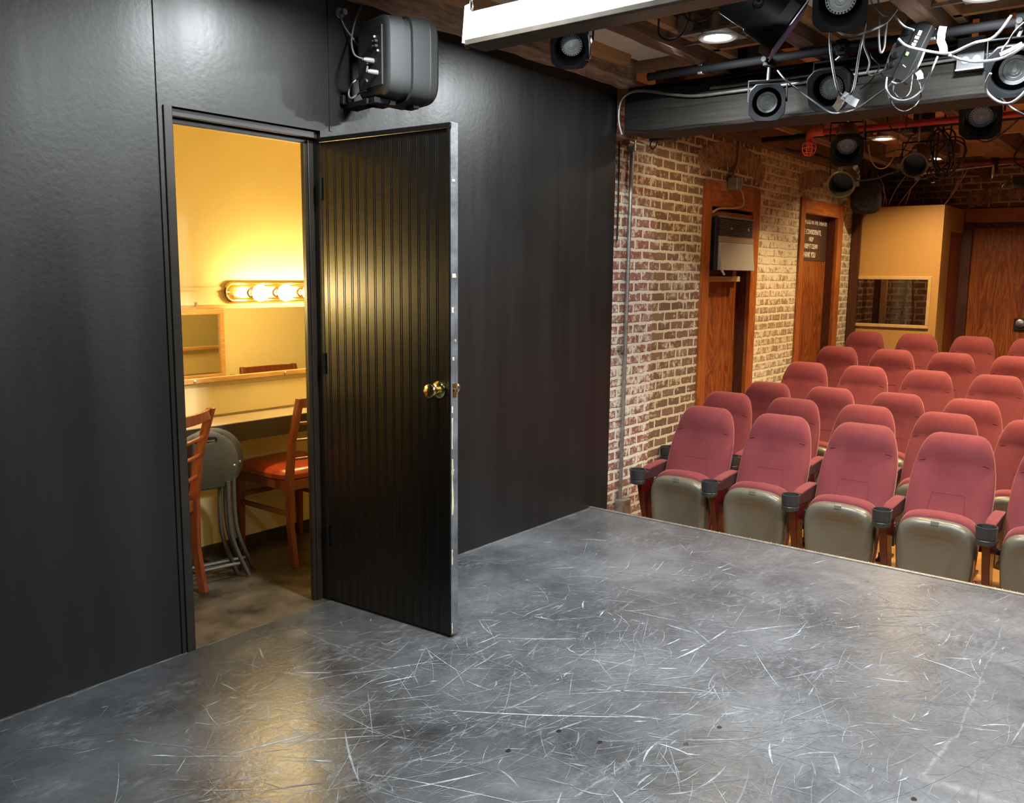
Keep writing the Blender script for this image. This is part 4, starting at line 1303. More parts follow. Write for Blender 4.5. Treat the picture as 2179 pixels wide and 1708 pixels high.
def spot(label, c, turn, r, ln, paint, hang, lens=True, octo=True, teeth=True, clampz=2.462, fc='black', doors=False, lugs=False, gel=False, rear=0.75):
    """c: centre of the front opening; turn: how the barrel is turned from facing the viewer's side of the stage"""
    c = Vector(c)
    d = ((EYE - c).normalized() * turn[2] + CR * turn[0] + CU * turn[1]).normalized()
    t = thing('spotlight', label, 'spotlight', c, 'stage spotlights')
    a = d
    x = a.cross(Vector((0, 0, 1))).normalized()
    y = x.cross(a).normalized()

    def P(u, v, w):
        return c + x * u + y * v + a * w
    MB().lathe([(r * 0.25, -ln), (r * 0.55, -ln * 0.97), (r * rear, -ln * 0.86), (r * rear, -ln * 0.55), (r * 0.80, -ln * 0.53), (r * 0.80, -ln * 0.45), (r * 0.88, -ln * 0.43), (r * 0.90, -0.012), (r * 0.84, -0.012), (r * 0.82, -ln * 0.40), (r * 0.01, -ln * 0.41)], c, a, 28, closed=False).build('barrel', paint, t, smooth=40)
    n = 32
    if octo:
        out = []
        q = r * 1.06
        cut = r * 0.42
        corners = [(q, -q + cut), (q, q - cut), (q - cut, q), (-q + cut, q), (-q, q - cut), (-q, -q + cut), (-q + cut, -q), (q - cut, -q)]
        # sample the octagon so that it pairs with the round hole
        for i in range(n):
            th = 2 * PI * i / n
            best = None
            ct_, st_ = math.cos(th), math.sin(th)
            k = min(q / max(abs(ct_), 1e-6), q / max(abs(st_), 1e-6), (2 * q - cut) / (abs(ct_) + abs(st_)))
            out.append((ct_ * k, st_ * k))
    else:
        out = [(r * math.cos(2 * PI * i / n), r * math.sin(2 * PI * i / n)) for i in range(n)]
    hole = [(r * 0.86 * math.cos(2 * PI * i / n), r * 0.86 * math.sin(2 * PI * i / n)) for i in range(n)]
    ringf = lambda pts, w: [P(u, v, w) for u, v in pts]
    MB().loft([ringf(hole, -0.03), ringf(out, -0.03), ringf(out, 0.012), ringf([(u * 0.97, v * 0.97) for u, v in out], 0.014), ringf(hole, 0.010), ringf(hole, -0.03)], cap=False).build('front_holder', fc, t, smooth=30)
    if lens:
        back = -ln * 0.24
        MB().lathe([(r * 0.60, back - 0.004), (r * 0.60, back + 0.010), (r * 0.47, back + 0.012), (r * 0.45, back + 0.002)], c, a, 28, closed=False).build('lens_ring', 'lensring', t, smooth=30)
        MB().lathe([(r * 0.46, back), (r * 0.44, back + 0.008), (r * 0.30, back + 0.014), (r * 0.29, back + 0.011), (r * 0.17, back + 0.018), (r * 0.16, back + 0.015), (r * 0.08, back + 0.020), (0.0005, back + 0.021)], c, a, 28).build('lens', 'lens', t, smooth=25)
        if teeth:
            tb = MB()
            for i in range(26):
                th = 2 * PI * i / 26
                u, v = r * 0.535 * math.cos(th), r * 0.535 * math.sin(th)
                tb.obox(P(u, v, back + 0.0125), (x * math.cos(th) + y * math.sin(th)) * r * 0.03, (-x * math.sin(th) + y * math.cos(th)) * r * 0.028, a * 0.001)
            tb.build('lens_teeth', 'blackin', t)
    if lugs:
        for th in (PI / 2, PI, 0, -PI / 2 - 0.2):
            u, v = r * 1.10 * math.cos(th), r * 1.10 * math.sin(th)
            MB().obox(P(u, v, 0.0), (x * math.cos(th) + y * math.sin(th)) * r * 0.16, (-x * math.sin(th) + y * math.cos(th)) * r * 0.19, a * 0.010).build('gate_lug', paint, t, bevel=0.003)
    if doors:
        MB().obox(P(0, -r * 0.95, 0.035), x * r * 0.9, a * 0.045 + y * -0.02, y * 0.0015).build('barn_door', 'blackin', t)
        MB().obox(P(0, r * 0.9, 0.035), x * r * 0.9, a * 0.045 + y * 0.02, y * 0.0015).build('barn_door', 'blackin', t)
    if gel:
        MB().obox(P(0, 0, 0.020), x * r * 1.02, y * r * 1.02, a * 0.002).build('gel_frame', 'gel', t)
    # yoke and clamp
    mid = c - a * ln * 0.45
    if hang is None:
        hang = Vector((mid.x, mid.y, 2.688 if mid.x > 5 else 2.655))
    hang = Vector(hang)
    rr_ = r * 1.12
    top = Vector((mid.x, mid.y, min(hang.z - 0.05, mid.z + r * 1.25)))
    MB().tube([mid + x * rr_, top + x * rr_, top - x * rr_, mid - x * rr_], 0.006, 8, False).build('yoke', 'black', t, smooth=30)
    for s in (-1, 1):
        MB().lathe([(0.018, 0), (0.020, 0.012), (0.012, 0.016)], mid + x * s * (r * 0.86), x * s, 12).build('tilt_knob', 'steel' if s < 0 else 'black', t)
    st = MB()
    st.cyl(top, hang - Vector((0, 0, 0.03)), 0.009)
    st.build('stem', 'steel', t, smooth=True)
    if hang.z > 2.44:
        cl = MB()
        if hang.z < 2.52:
            cl.obox(hang, (0.034, 0, 0), (0, 0.022, 0), (0, 0, 0.036))
            cl.lathe([(0.010, 0), (0.010, 0.03), (0.016, 0.032), (0.016, 0.042)], hang + Vector((-0.034, 0, -0.012)), (-1, 0, 0), 10)
        else:
            cl.obox(hang - Vector((0, 0, 0.008)), (0.04, 0, 0), (0, 0.03, 0), (0, 0, 0.008))
        cl.build('clamp', 'black', t, bevel=0.004)
    return t


XS = 4.40
HA = lambda y: (XS, y, 2.505)
cA = onx(1213, 104, 3.3)
spot('black spotlight tucked under the white batten light beside the splintered joist', cA, (-0.16, -0.42, 1), 0.080, 0.24, 'black', None)
red = MB()
tag(red.tube([cA + CR * 0.075 + CU * 0.04, cA + CR * 0.088 + CU * 0.0, cA + CR * 0.085 - CU * 0.045, cA + CR * 0.066 - CU * 0.05], 0.003, 6).build('safety_wire', 'darkred', smooth=True), 'short dark red wire beside the spotlight under the batten', 'wire')
cB = onx(1668, 60, 3.3)
spot('large black par can turned sideways with violet gel at top centre', cB, (0.86, -0.60, 0.10), 0.100, 0.27, 'black', None, lens=False, gel=True, doors=False, rear=0.82)
cC = onx(1788, 8, 3.3)
spot('black spotlight cut off by the top edge, right of the par can', cC, (-0.05, -0.42, 1), 0.088, 0.24, 'black', None)
cD = onx(1632, 218, 4.30)
spot('black spotlight hanging lowest over the beam on a long stem', cD, (0.0, -0.02, 1), 0.083, 0.20, 'black', (XS, onx(1637, 140, XS).y, 2.505), teeth=False)
cE = onx(1763, 191, 4.30)
spot('black spotlight in front of the beam with paper tags hanging over it', cE, (-0.32, -0.26, 1), 0.091, 0.25, 'black', HA(1.50), )
cF = onx(2158, 152, 4.30)
spot('black spotlight at the right edge in front of the beam', cF, (-0.06, -0.16, 1), 0.100, 0.22, 'black', HA(0.75), teeth=False)
XS2 = 6.45
cG = onx(2086, 256, 6.05)
spot('bronze spotlight with black front over the seats, far right', cG, (-0.10, -0.46, 1), 0.109, 0.29, 'bronze', None)
cH = onx(1802, 320, 6.05)
spot('bronze spotlight with black front, upper of the stacked pair', cH, (-0.02, -0.55, 1), 0.098, 0.32, 'bronze', None)
cI = onx(1790, 392, 6.5)
spot('bronze open-front spotlight, lower of the stacked pair', cI, (-0.28, -0.42, 1), 0.098, 0.32, 'bronze', None, lens=False, octo=False, fc='bronze', lugs=True)
cJ = onx(1946, 350, 6.5)
spot('dark bronze open-front spotlight hanging beside the cable coil', cJ, (-0.18, -0.40, 1), 0.088, 0.30, 'bronze', None, lens=False, octo=False, fc='bronze', lugs=True)

# ------------------------------------------------------------------ dimmer pack, outlet box, small devices
pk = thing('dimmer_pack', 'black dimmer pack with green light hung in white cables', 'dimmer', onx(1925, 105, 4.26))
pc = onx(1928, 108, 4.26)
v1 = (onx(1953, 60, 4.1) - onx(1905, 160, 4.1)).normalized()
v2 = v1.cross(Vector((1, 0, 0))).normalized()
if v2.dot(CR) < 0:
    v2 = -v2
v3 = v1.cross(v2)
if v3.dot(EYE - pc) < 0:
    v3 = -v3
MB().obox(pc - v3 * 0.03, v2 * 0.058, v1 * 0.125, v3 * 0.03).build('case', 'blackpl', pk, bevel=0.005)
MB().obox(pc + v2 * 0.026 + v3 * 0.001, v2 * 0.028, v1 * 0.118, v3 * 0.002).build('front_panel', 'blackpl', pk)
MB().obox(pc + v2 * 0.012 - v1 * 0.010 + v3 * 0.004, v2 * 0.005, v1 * 0.007, v3 * 0.002).build('indicator_light', 'led', pk)
pw = MB()
for i, (a, b_, hw_, hh_) in enumerate(((0.022, 0.082, .007, .010), (0.020, 0.062, .009, .006), (0.022, 0.046, .007, .004), (0.020, 0.033, .009, .005), (0.022, 0.022, .006, .0035), (0.018, -0.058, .002, .002), (0.024, -0.060, .002, .002), (0.030, -0.062, .002, .002))):
    pw.obox(pc + v2 * a + v1 * b_ + v3 * 0.0035, v2 * hw_, v1 * hh_, v3 * 0.0008)
pw.build('panel_print', 'ink', pk)
for b_ in (0.07, 0.03, -0.03, -0.07):
    MB().lathe([(0.014, 0), (0.014, 0.012), (0.010, 0.014)], pc - v2 * 0.032 + v1 * b_, v3, 14).build('socket', 'black', pk, smooth=True)
MB().tube([pc + v1 * 0.12 - v3 * 0.03, Vector((4.40, pc.y - 0.02, 2.50))], 0.010, 8, False).build('hook', 'black', pk)

ob = thing('outlet_box', 'grey outlet box with two round sockets on the beam face', 'electrical box', onx(2080, 110, 4.63))
oc = onx(2070, 108, 4.63)
MB().box(4.60, 4.652, oc.y - 0.055, oc.y + 0.06, oc.z - 0.085, oc.z + 0.055).build('box', 'platetin', ob, bevel=0.003)
for dy in (0.022, -0.026):
    MB().lathe([(0.017, 0), (0.017, 0.004), (0.015, 0.005)], (4.60, oc.y + dy, oc.z - 0.045), (-1, 0, 0), 16).build('socket', 'outlet', ob)
MB().box(4.595, 4.60, oc.y - 0.056, oc.y + 0.061, oc.z - 0.088, oc.z - 0.082).build('bottom_lip', 'white', ob)

dv_ = onx(1412, 291, 5.02)
sd = thing('small_speaker', 'small black box under the far side of the beam with a cord loop', 'speaker', dv_)
MB().obox(dv_, (0.05, 0, 0), (0, 0.085, 0), (0, 0, 0.028)).build('case', 'blackpl', sd, bevel=0.018, segs=3)
MB().box(dv_.x - 0.07, dv_.x - 0.03, dv_.y - 0.02, dv_.y + 0.02, dv_.z + 0.0, 2.262).build('bracket', 'black', sd)
tag(MB().tube([onx(1398, 288, 4.98), onx(1384, 305, 4.98), onx(1388, 317, 4.98), onx(1396, 310, 4.98), onx(1400, 292, 4.98)], 0.004, 6).build('cord_loop', 'rubber', smooth=True), 'thin black cord loop below the beam near the brick', 'cord')

# far loudspeaker by the booth, black box at the right edge
kc_ = onx(1842, 418, 9.6)
ks = thing('loudspeaker', 'rounded black loudspeaker above the booth corner', 'speaker', kc_)
dk = ((EYE - kc_).normalized() + CR * -0.25 + CU * -0.25).normalized()
xk = dk.cross(Vector((0, 0, 1))).normalized()
yk = xk.cross(dk)
MB().loft([[kc_ + xk * a + yk * b_ + dk * w_ for a, b_ in sup(32, 3.4, h * s_, v_ * s_)] for h, v_, w_, s_ in ((0.15, 0.18, -0.22, 0.6), (0.15, 0.18, -0.20, 0.85), (0.155, 0.185, -0.05, 1), (0.155, 0.185, 0, 1), (0.15, 0.18, 0.008, 0.96))]).build('cabinet', 'blackpl', ks, smooth=35)
MB().lathe([(0.115, 0.004), (0.12, 0.014), (0.105, 0.012), (0.03, 0.0), (0.001, 0.01)], kc_ - yk * 0.03, dk, 28).build('cone', 'blackin', ks, smooth=True)
MB().tube([kc_ - dk * 0.12 + xk * 0.16 + yk * 0.16, kc_ - dk * 0.10 + xk * 0.18, kc_ - dk * 0.12 + xk * 0.14 - yk * 0.14], 0.010, 8).build('bracket', 'galv', ks, smooth=True)
MB().cyl(kc_ - dk * 0.12 + yk * 0.17, Vector(((kc_ - dk * 0.12).x, (kc_ - dk * 0.12).y, 2.54)), 0.012).build('mount', 'black', ks)
struct('trim_11', MB().box(10.0, 10.045, 3.10, 3.19, ZA, 2.53), 'darkwood', 'dark timber post beside the booth')
lc = onx(2190, 388, 9.56)
ls = thing('black_case', 'black equipment case hanging at the right edge above far door', 'case', lc)
MB().obox(lc, (0.06, 0, 0), (0, 0.13, 0), (0, 0, 0.055)).build('body', 'blackin', ls, bevel=0.008)
MB().tube([lc + Vector((-0.07, 0.10, 0.05)), lc + Vector((-0.07, 0.2, -0.02)), lc + Vector((-0.07, 0.18, -0.055)), lc + Vector((-0.07, 0.1, -0.05))], 0.008, 8).build('strap', 'rubber', ls, smooth=True)
MB().tube([lc + Vector((0, 0, 0.05)), lc + Vector((0, 0.02, 0.12)), Vector((lc.x, lc.y, 2.54))], 0.010, 8).build('hanger', 'black', ls, smooth=True)

# ------------------------------------------------------------------ stage loudspeaker on the black wall
sa = Vector((0.975, -0.22, 0)).normalized()      # the way it points
sb = Vector((-sa.y, sa.x, 0))                    # towards the wall
Q = ony(826, 120, 2.60)
sz = 2.272
WB = 0.25
ctr = Vector((Q.x, Q.y, sz)) + sb * WB / 2
sp = thing('stage_loudspeaker', 'black powered loudspeaker mounted high on the wall right of the doorway', 'speaker', ctr)


def ringS(u, hw, hh, e=5, dz=0):
    return [ctr + sa * u + sb * a + Vector((0, 0, b_ + dz)) for a, b_ in sup(40, e, hw, hh)]


MB().loft([ringS(0.0, 0.105, 0.1372), ringS(0.004, 0.118, 0.1487), ringS(0.012, 0.125, 0.1549), ringS(0.075, 0.130, 0.1593), ringS(0.078, 0.122, 0.1522), ringS(0.105, 0.124, 0.1540), ringS(0.108, 0.136, 0.1646), ringS(0.185, 0.140, 0.1681), ringS(0.187, 0.137, 0.1655), ringS(0.190, 0.140, 0.1681), ringS(0.222, 0.136, 0.1646), ringS(0.240, 0.118, 0.1487), ringS(0.246, 0.09, 0.1239)]).build('cabinet', 'grille', sp, smooth=35)
MB().obox(ctr - sa * 0.002, sb * 0.085, (0, 0, 0.112), sa * 0.004).build('back_panel', 'blackin', sp)
for a, z in ((-0.035, 0.075), (-0.060, 0.018)):
    MB().lathe([(0.0035, 0), (0.0035, 0.004), (0.001, 0.005)], ctr - sa * 0.006 + sb * a + Vector((0, 0, z)), -sa, 8).build('indicator_light', 'ledw', sp)
kk = MB()
for a, z in ((-0.05, 0.055), (-0.03, 0.055), (-0.05, 0.036), (-0.03, 0.036)):
    kk.lathe([(0.007, 0), (0.006, 0.012)], ctr - sa * 0.006 + sb * a + Vector((0, 0, z)), -sa, 10)
kk.build('control_knobs', 'grille', sp)
for a, z in ((-0.02, -0.015), (-0.05, -0.065)):
    MB().lathe([(0.011, 0), (0.010, 0.03), (0.006, 0.045)], ctr - sa * 0.006 + sb * a + Vector((0, 0, z)), -sa, 12).build('plug', 'greycable', sp, smooth=True)
for u in (0.06, 0.17):
    MB().obox(ctr + sa * u - sb * 0.03 + Vector((0, 0, -0.172)), sa * 0.014, sb * 0.03, (0, 0, 0.010)).build('foot', 'rubber', sp, bevel=0.004)
MB().obox(ctr + sa * 0.03 + sb * 0.0 + Vector((0, 0, -0.168)), sa * 0.05, sb * 0.05, (0, 0, 0.012)).obox(ctr + sa * 0.0 + sb * 0.085 + Vector((0, 0, -0.168)), sa * 0.03, sb * 0.09, (0, 0, 0.012)).build('wall_bracket', 'black', sp, bevel=0.004)
bc = ctr - sa * 0.012
tag(MB().tube([bc - sb * 0.02 + Vector((0, 0, -0.015)) - sa * 0.04, bc + sb * 0.03 - sa * 0.05 + Vector((0, 0, 0.01)), ony(748, 85, 2.86), ony(757, 40, 2.89), ony(772, 5, 2.90), ony(785, -40, 2.90)], 0.004, 8).build('speaker_cable', 'greycable', smooth=True), 'grey cable rising behind the wall loudspeaker', 'cable')
tag(MB().tube([bc - sb * 0.05 + Vector((0, 0, -0.065)) - sa * 0.04, ony(778, 120, 2.80), ony(735, 60, 2.90), ony(724, 32, 2.905)], 0.004, 8).build('speaker_cable', 'greycable', smooth=True), 'grey cable from the wall loudspeaker to the screw eye', 'cable')
tag(MB().tube([bc + sb * 0.02 + Vector((0, 0, -0.085)), ony(770, 163, 2.83), ony(748, 180, 2.86), ony(742, 200, 2.87), ony(748, 209, 2.86), ony(765, 198, 2.83), bc + sb * 0.03 + Vector((0, 0, -0.12))], 0.004, 8).build('speaker_cable', 'greycable', smooth=True), 'dark cable loop below the back of the wall loudspeaker', 'cable')
c = ony(723, 28, YW)
tag(MB().lathe([(0.022, 0), (0.02, 0.004), (0.006, 0.006), (0.006, 0.02), (0.012, 0.024), (0.012, 0.034)], c, (0, -1, 0), 14).build('screw_eye', 'galv', smooth=True), 'metal screw eye in the black wall left of the loudspeaker', 'hook')
tag(MB().obox(ony(738, 215, YW - 0.012), (0.03, 0, 0), (0, 0.012, 0), (0, 0, 0.02)).build('wall_socket', 'black', bevel=0.005), 'black wall socket under the stage loudspeaker', 'socket')

# ------------------------------------------------------------------ cables over the stage
def cable(label, pts, X, r, m, name='cable', wob=0.03, seed=0):
    rr2 = random.Random(seed + len(pts) * 7 + int(pts[0][0]))
    X = X + 0.12
    P = [onx(px, py, X + rr2.uniform(-wob, wob)) for px, py in pts]
    return tag(MB().tube(P, r, 8, sub=6).build(name, m, smooth=True), label, 'cable', 'cables over the stage')


cable('thick white cable draped in front of the dimmer pack up to the pipe', ((1911, 82), (1928, 97), (1960, 106), (2000, 113), (2025, 113), (2052, 101), (2078, 90), (2108, 83), (2130, 64), (2152, 34)), 4.02, 0.0055, 'whitecable')
cable('thick white cable curving below the other to the right edge', ((2020, 117), (2045, 127), (2080, 131), (2120, 127), (2150, 116), (2179, 98), (2200, 80)), 4.0, 0.0060, 'whitecable')
cable('pale cable from the par can sweeping up to the dimmer cables', ((1768, 50), (1782, 66), (1800, 75), (1822, 75), (1850, 66), (1880, 52), (1897, 36), (1912, 12), (1920, -15)), 3.95, 0.005, 'greycable')
cable('dark cable loop hanging below the cut-off spotlight', ((1768, 50), (1766, 90), (1770, 130), (1777, 170), (1785, 196), (1800, 204), (1813, 196), (1820, 170), (1825, 135), (1832, 95), (1840, 60), (1845, 20)), 3.95, 0.0055, 'rubber')
cable('narrow pale cable loop left of the dimmer pack', ((1868, -10), (1871, 30), (1870, 75), (1872, 105), (1876, 112), (1882, 98), (1885, 65), (1890, 40), (1904, 24), (1915, 2)), 3.98, 0.0042, 'greycable')
cable('short pale cable crossing at the top edge', ((1850, -8), (1858, 12), (1868, 22), (1880, 33), (1900, 30), (1912, 20), (1925, 24), (1948, 23)), 4.0, 0.004, 'greycable')
cable('white cable dropping into the top of the dimmer pack', ((1903, 30), (1912, 44), (1926, 57), (1945, 64)), 4.02, 0.004, 'whitecable')
cable('pale cable curling under the dimmer pack', ((1896, 174), (1908, 178), (1922, 174), (1940, 158), (1955, 138), (1966, 112)), 4.03, 0.0045, 'greycable')
cable('long grey cable loop hanging from the dimmer pack', ((1887, 165), (1886, 188), (1897, 206), (1918, 214), (1942, 208), (1965, 186), (1982, 150), (1995, 120)), 4.03, 0.0042, 'greycable')
cable('dark inner loop under the dimmer pack', ((1903, 175), (1902, 195), (1912, 208), (1925, 208), (1936, 196), (1940, 175), (1943, 150)), 4.05, 0.0035, 'rubber')
cable('dark outer loop under the dimmer pack', ((1890, 190), (1893, 210), (1906, 230), (1925, 237), (1944, 228), (1957, 210), (1960, 196), (1955, 170)), 4.05, 0.0035, 'rubber')
cable('black cable sagging from the long-stem spotlight to the dimmer pack', ((1655, 150), (1672, 170), (1700, 192), (1735, 218), (1765, 238), (1790, 240), (1825, 230), (1860, 206), (1890, 184), (1903, 168)), 4.1, 0.0045, 'rubber')
cable('half pale cable loop hanging beside the right-edge spotlight', ((2108, 156), (2098, 178), (2100, 195), (2113, 209), (2132, 219), (2150, 219), (2168, 208), (2185, 190)), 4.0, 0.0055, 'greycable')
cable('dark cable slanting down to the right edge under the spotlight', ((2130, 210), (2148, 226), (2165, 237), (2190, 250)), 4.1, 0.005, 'rubber')
cable('dark hanging cable left of the dimmer pack', ((1842, 55), (1838, 95), (1850, 130), (1846, 155), (1858, 160), (1880, 150), (1893, 120), (1905, 92)), 4.12, 0.004, 'rubber')
cable('dark curved cable behind the narrow pale loop', ((1832, 96), (1848, 102), (1856, 122), (1872, 140), (1862, 158), (1850, 175), (1830, 190)), 4.27, 0.0035, 'rubber')
cable('black cord loop below the batten light near the recessed light', ((1402, 40), (1402, 70), (1415, 84), (1436, 84), (1455, 68), (1466, 42), (1468, 20)), 3.6, 0.0045, 'rubber')
cable('black plug cord in front of the wiring box of the recessed light', ((1452, 28), (1466, 42), (1484, 45), (1505, 39), (1517, 25), (1530, 22), (1552, 26)), 3.6, 0.0045, 'rubber')
cable('dark cable below the pipe at the right edge', ((2179, 48), (2160, 66), (2146, 88), (2132, 108), (2140, 120), (2160, 112), (2185, 90)), 4.08, 0.004, 'rubber')
c0, c1 = onx(1484, 43, 3.72), onx(1493, 66, 3.72)
tag(MB().lathe([(0.006, 0), (0.014, 0.012), (0.014, 0.04), (0.006, 0.055), (0.003, (c1 - c0).length + 0.01)], c0, c1 - c0, 10).build('cord_plug', 'rubber', smooth=True), 'black plug dangling above the recessed light', 'plug')


def strip(label, pts, X, w, m, cat='tag', name='tape_tag'):
    X = X + 0.12
    P = [onx(px, py, X + 0.01 * (i % 2)) for i, (px, py) in enumerate(pts)]
    v, f = [], []
    for i, p in enumerate(P):
        dd = (P[min(i + 1, len(P) - 1)] - P[max(i - 1, 0)]).normalized()
        s = dd.cross(Vector((1, 0.2, 0.1))).normalized() * w / 2
        for k in (0, 0.0012):
            v += [p - s + Vector((k, 0, 0)), p + s + Vector((k, 0, 0))]
    for i in range(len(P) - 1):
        o = 4 * i
        f += [(o, o + 1, o + 5, o + 4), (o + 2, o + 6, o + 7, o + 3), (o, o + 4, o + 6, o + 2), (o + 1, o + 3, o + 7, o + 5)]
    n = len(P) - 1
    f += [(0, 2, 3, 1), (4 * n, 4 * n + 1, 4 * n + 3, 4 * n + 2)]
    return tag(MB().add(v, f).build(name, m, smooth=60), label, cat)


strip('white paper tag hanging on the dark cable loop', ((1793, 202), (1803, 207), (1813, 215), (1824, 220)), 3.93, 0.034, 'tagw')
strip('cream paper tag under the white one on the dark cable loop', ((1791, 205), (1788, 215), (1783, 224), (1776, 232)), 3.93, 0.034, 'tag')
strip('long cream tape strip hanging right of the dimmer pack', ((2007, 56), (2003, 72), (2002, 88), (2007, 100), (2008, 112)), 4.05, 0.030, 'tag')
strip('small pale tag below the dimmer pack', ((1953, 152), (1958, 160), (1958, 168)), 4.05, 0.024, 'tagw')
strip('thin label plate on top of the right-edge spotlight', ((2128, 116), (2150, 106), (2175, 92)), 4.06, 0.014, 'tagw')

# cables over the seats
rc = random.Random(21)
coil = MB()
cc = onx(2010, 312, 7.15)
for i in range(7):
    rx, rz = rc.uniform(0.06, 0.13), rc.uniform(0.10, 0.20)
    ox, oz, ph = rc.uniform(-0.06, 0.06), rc.uniform(-0.05, 0.03), rc.uniform(-0.5, 0.5)
    pts = []
    for j in range(12):
        a = 2 * PI * j / 12
        u, v_ = rx * math.cos(a), rz * math.sin(a)
        pts.append(cc + Vector((rc.uniform(-0.05, 0.05), ox + u * math.cos(ph) - v_ * math.sin(ph), oz + u * math.sin(ph) + v_ * math.cos(ph) - 0.03)))
    coil.tube(pts, 0.006, 7, True, True, 4)
coil.tube([cc + Vector((0, 0, 0.02)), cc + Vector((0.01, 0.02, 0.12)), Vector((cc.x, cc.y, 2.695))], 0.008, 7)
tag(coil.build('cable_coil', 'rubber', smooth=True), 'tangled coil of black cable hanging over the seats', 'cable')
gp = onx(1965, 262, 6.84)
tag(MB().obox(gp, (0.045, 0, 0), (0, 0.06, 0), (0, 0, 0.07)).build('junction_case', 'blackin', bevel=0.006), 'black junction case on the pipe above the cable coil', 'electrical box')


def hcable(label, pts, X, r, m, ends=''):
    P = [onx(px, py, X + rc.uniform(-0.04, 0.04)) for px, py in pts]
    if 'a' in ends:
        P = [Vector((P[0].x + 0.05, P[0].y, 2.695))] + P
    if 'b' in ends:
        P = P + [Vector((P[-1].x + 0.05, P[-1].y, 2.695))]
    return tag(MB().tube(P, r, 7, sub=5).build('cable', m, smooth=True), label, 'cable', 'cables over the seats')


hcable('thin brown wire curving left of the dark bronze spotlight', ((1886, 212), (1888, 240), (1890, 262), (1900, 276), (1915, 281), (1928, 270), (1930, 240), (1932, 225)), 6.3, 0.004, 'rubber', 'ab')
hcable('pale hanging wire right of the stacked spotlights', ((1848, 308), (1852, 335), (1864, 355), (1880, 358), (1893, 348), (1905, 325), (1912, 290)), 6.7, 0.0045, 'tancable', 'b')
hcable('black cable from the stacked pair curving over the red pipe', ((1836, 240), (1840, 262), (1838, 290), (1834, 302)), 6.1, 0.006, 'rubber', 'a')
hcable('dark wire slanting from the dark bronze spotlight to the red pipe', ((1905, 352), (1922, 320), (1938, 290), (1950, 278)), 6.6, 0.004, 'rubber', 'b')
hcable('brown cable swag between the stacked pair and the far lamp', ((1842, 312), (1862, 332), (1884, 326), (1915, 318), (1945, 322), (1980, 312)), 6.9, 0.004, 'rubber', 'ab')
hcable('dark cable below the far right bronze spotlight', ((2075, 293), (2090, 301), (2110, 299), (2140, 278), (2165, 256), (2190, 235)), 6.3, 0.005, 'rubber', 'b')
hcable('thin dark cable hanging down at the right edge over the far wall', ((2179, 300), (2162, 325), (2158, 340), (2168, 352), (2185, 358)), 8.8, 0.008, 'rubber', 'a')
hcable('dark cable running along the ceiling edge over the brick wall', ((1560, 285), (1600, 300), (1680, 318), (1765, 338), (1785, 352)), 7.8, 0.008, 'rubber')
hcable('second dark cable along the ceiling edge over the brick wall', ((1600, 310), (1660, 322), (1720, 322), (1775, 345)), 7.9, 0.007, 'rubber')
hcable('dark crossbar cable between the pair and dark bronze spotlight', ((1812, 386), (1862, 380), (1890, 370), (1926, 360)), 6.55, 0.006, 'rubber')
hcable('black loop below the far lamp', ((1990, 352), (1997, 365), (1996, 382), (1985, 390), (1975, 382), (1973, 365), (1980, 352)), 8.5, 0.006, 'rubber', 'ab')
for lab, pts, m in (('tan wire from the booth top, leftmost of the leaning wires', ((1891, 436), (1905, 405), (1930, 370)), 'tancable'),
                    ('tan wire from the booth top, second of the leaning wires', ((1909, 440), (1935, 405), (1968, 368)), 'tancable'),
                    ('tan wire from the booth top, upright between leaning wires', ((1926, 437), (1934, 415), (1940, 398)), 'tancable'),
                    ('salmon wire rising from the right top corner of the booth', ((2011, 434), (2024, 416), (2034, 396), (2040, 383)), 'pinkwire'),
                    ('tan wire rising from the salmon wire to the ceiling', ((2026, 415), (2038, 396), (2052, 372), (2066, 350)), 'tancable'),
                    ('salmon wire bundle behind the black loudspeaker', ((1884, 440), (1886, 425), (1876, 395), (1868, 372)), 'pinkwire'),
                    ('tan wire bundle behind the black loudspeaker', ((1879, 440), (1882, 420), (1880, 395), (1870, 376)), 'tancable')):
    tag(MB().tube([onx(px, py, 10.12) for px, py in pts], 0.006, 6).build('booth_wire', m, smooth=True), lab, 'wire', 'wires above the booth')

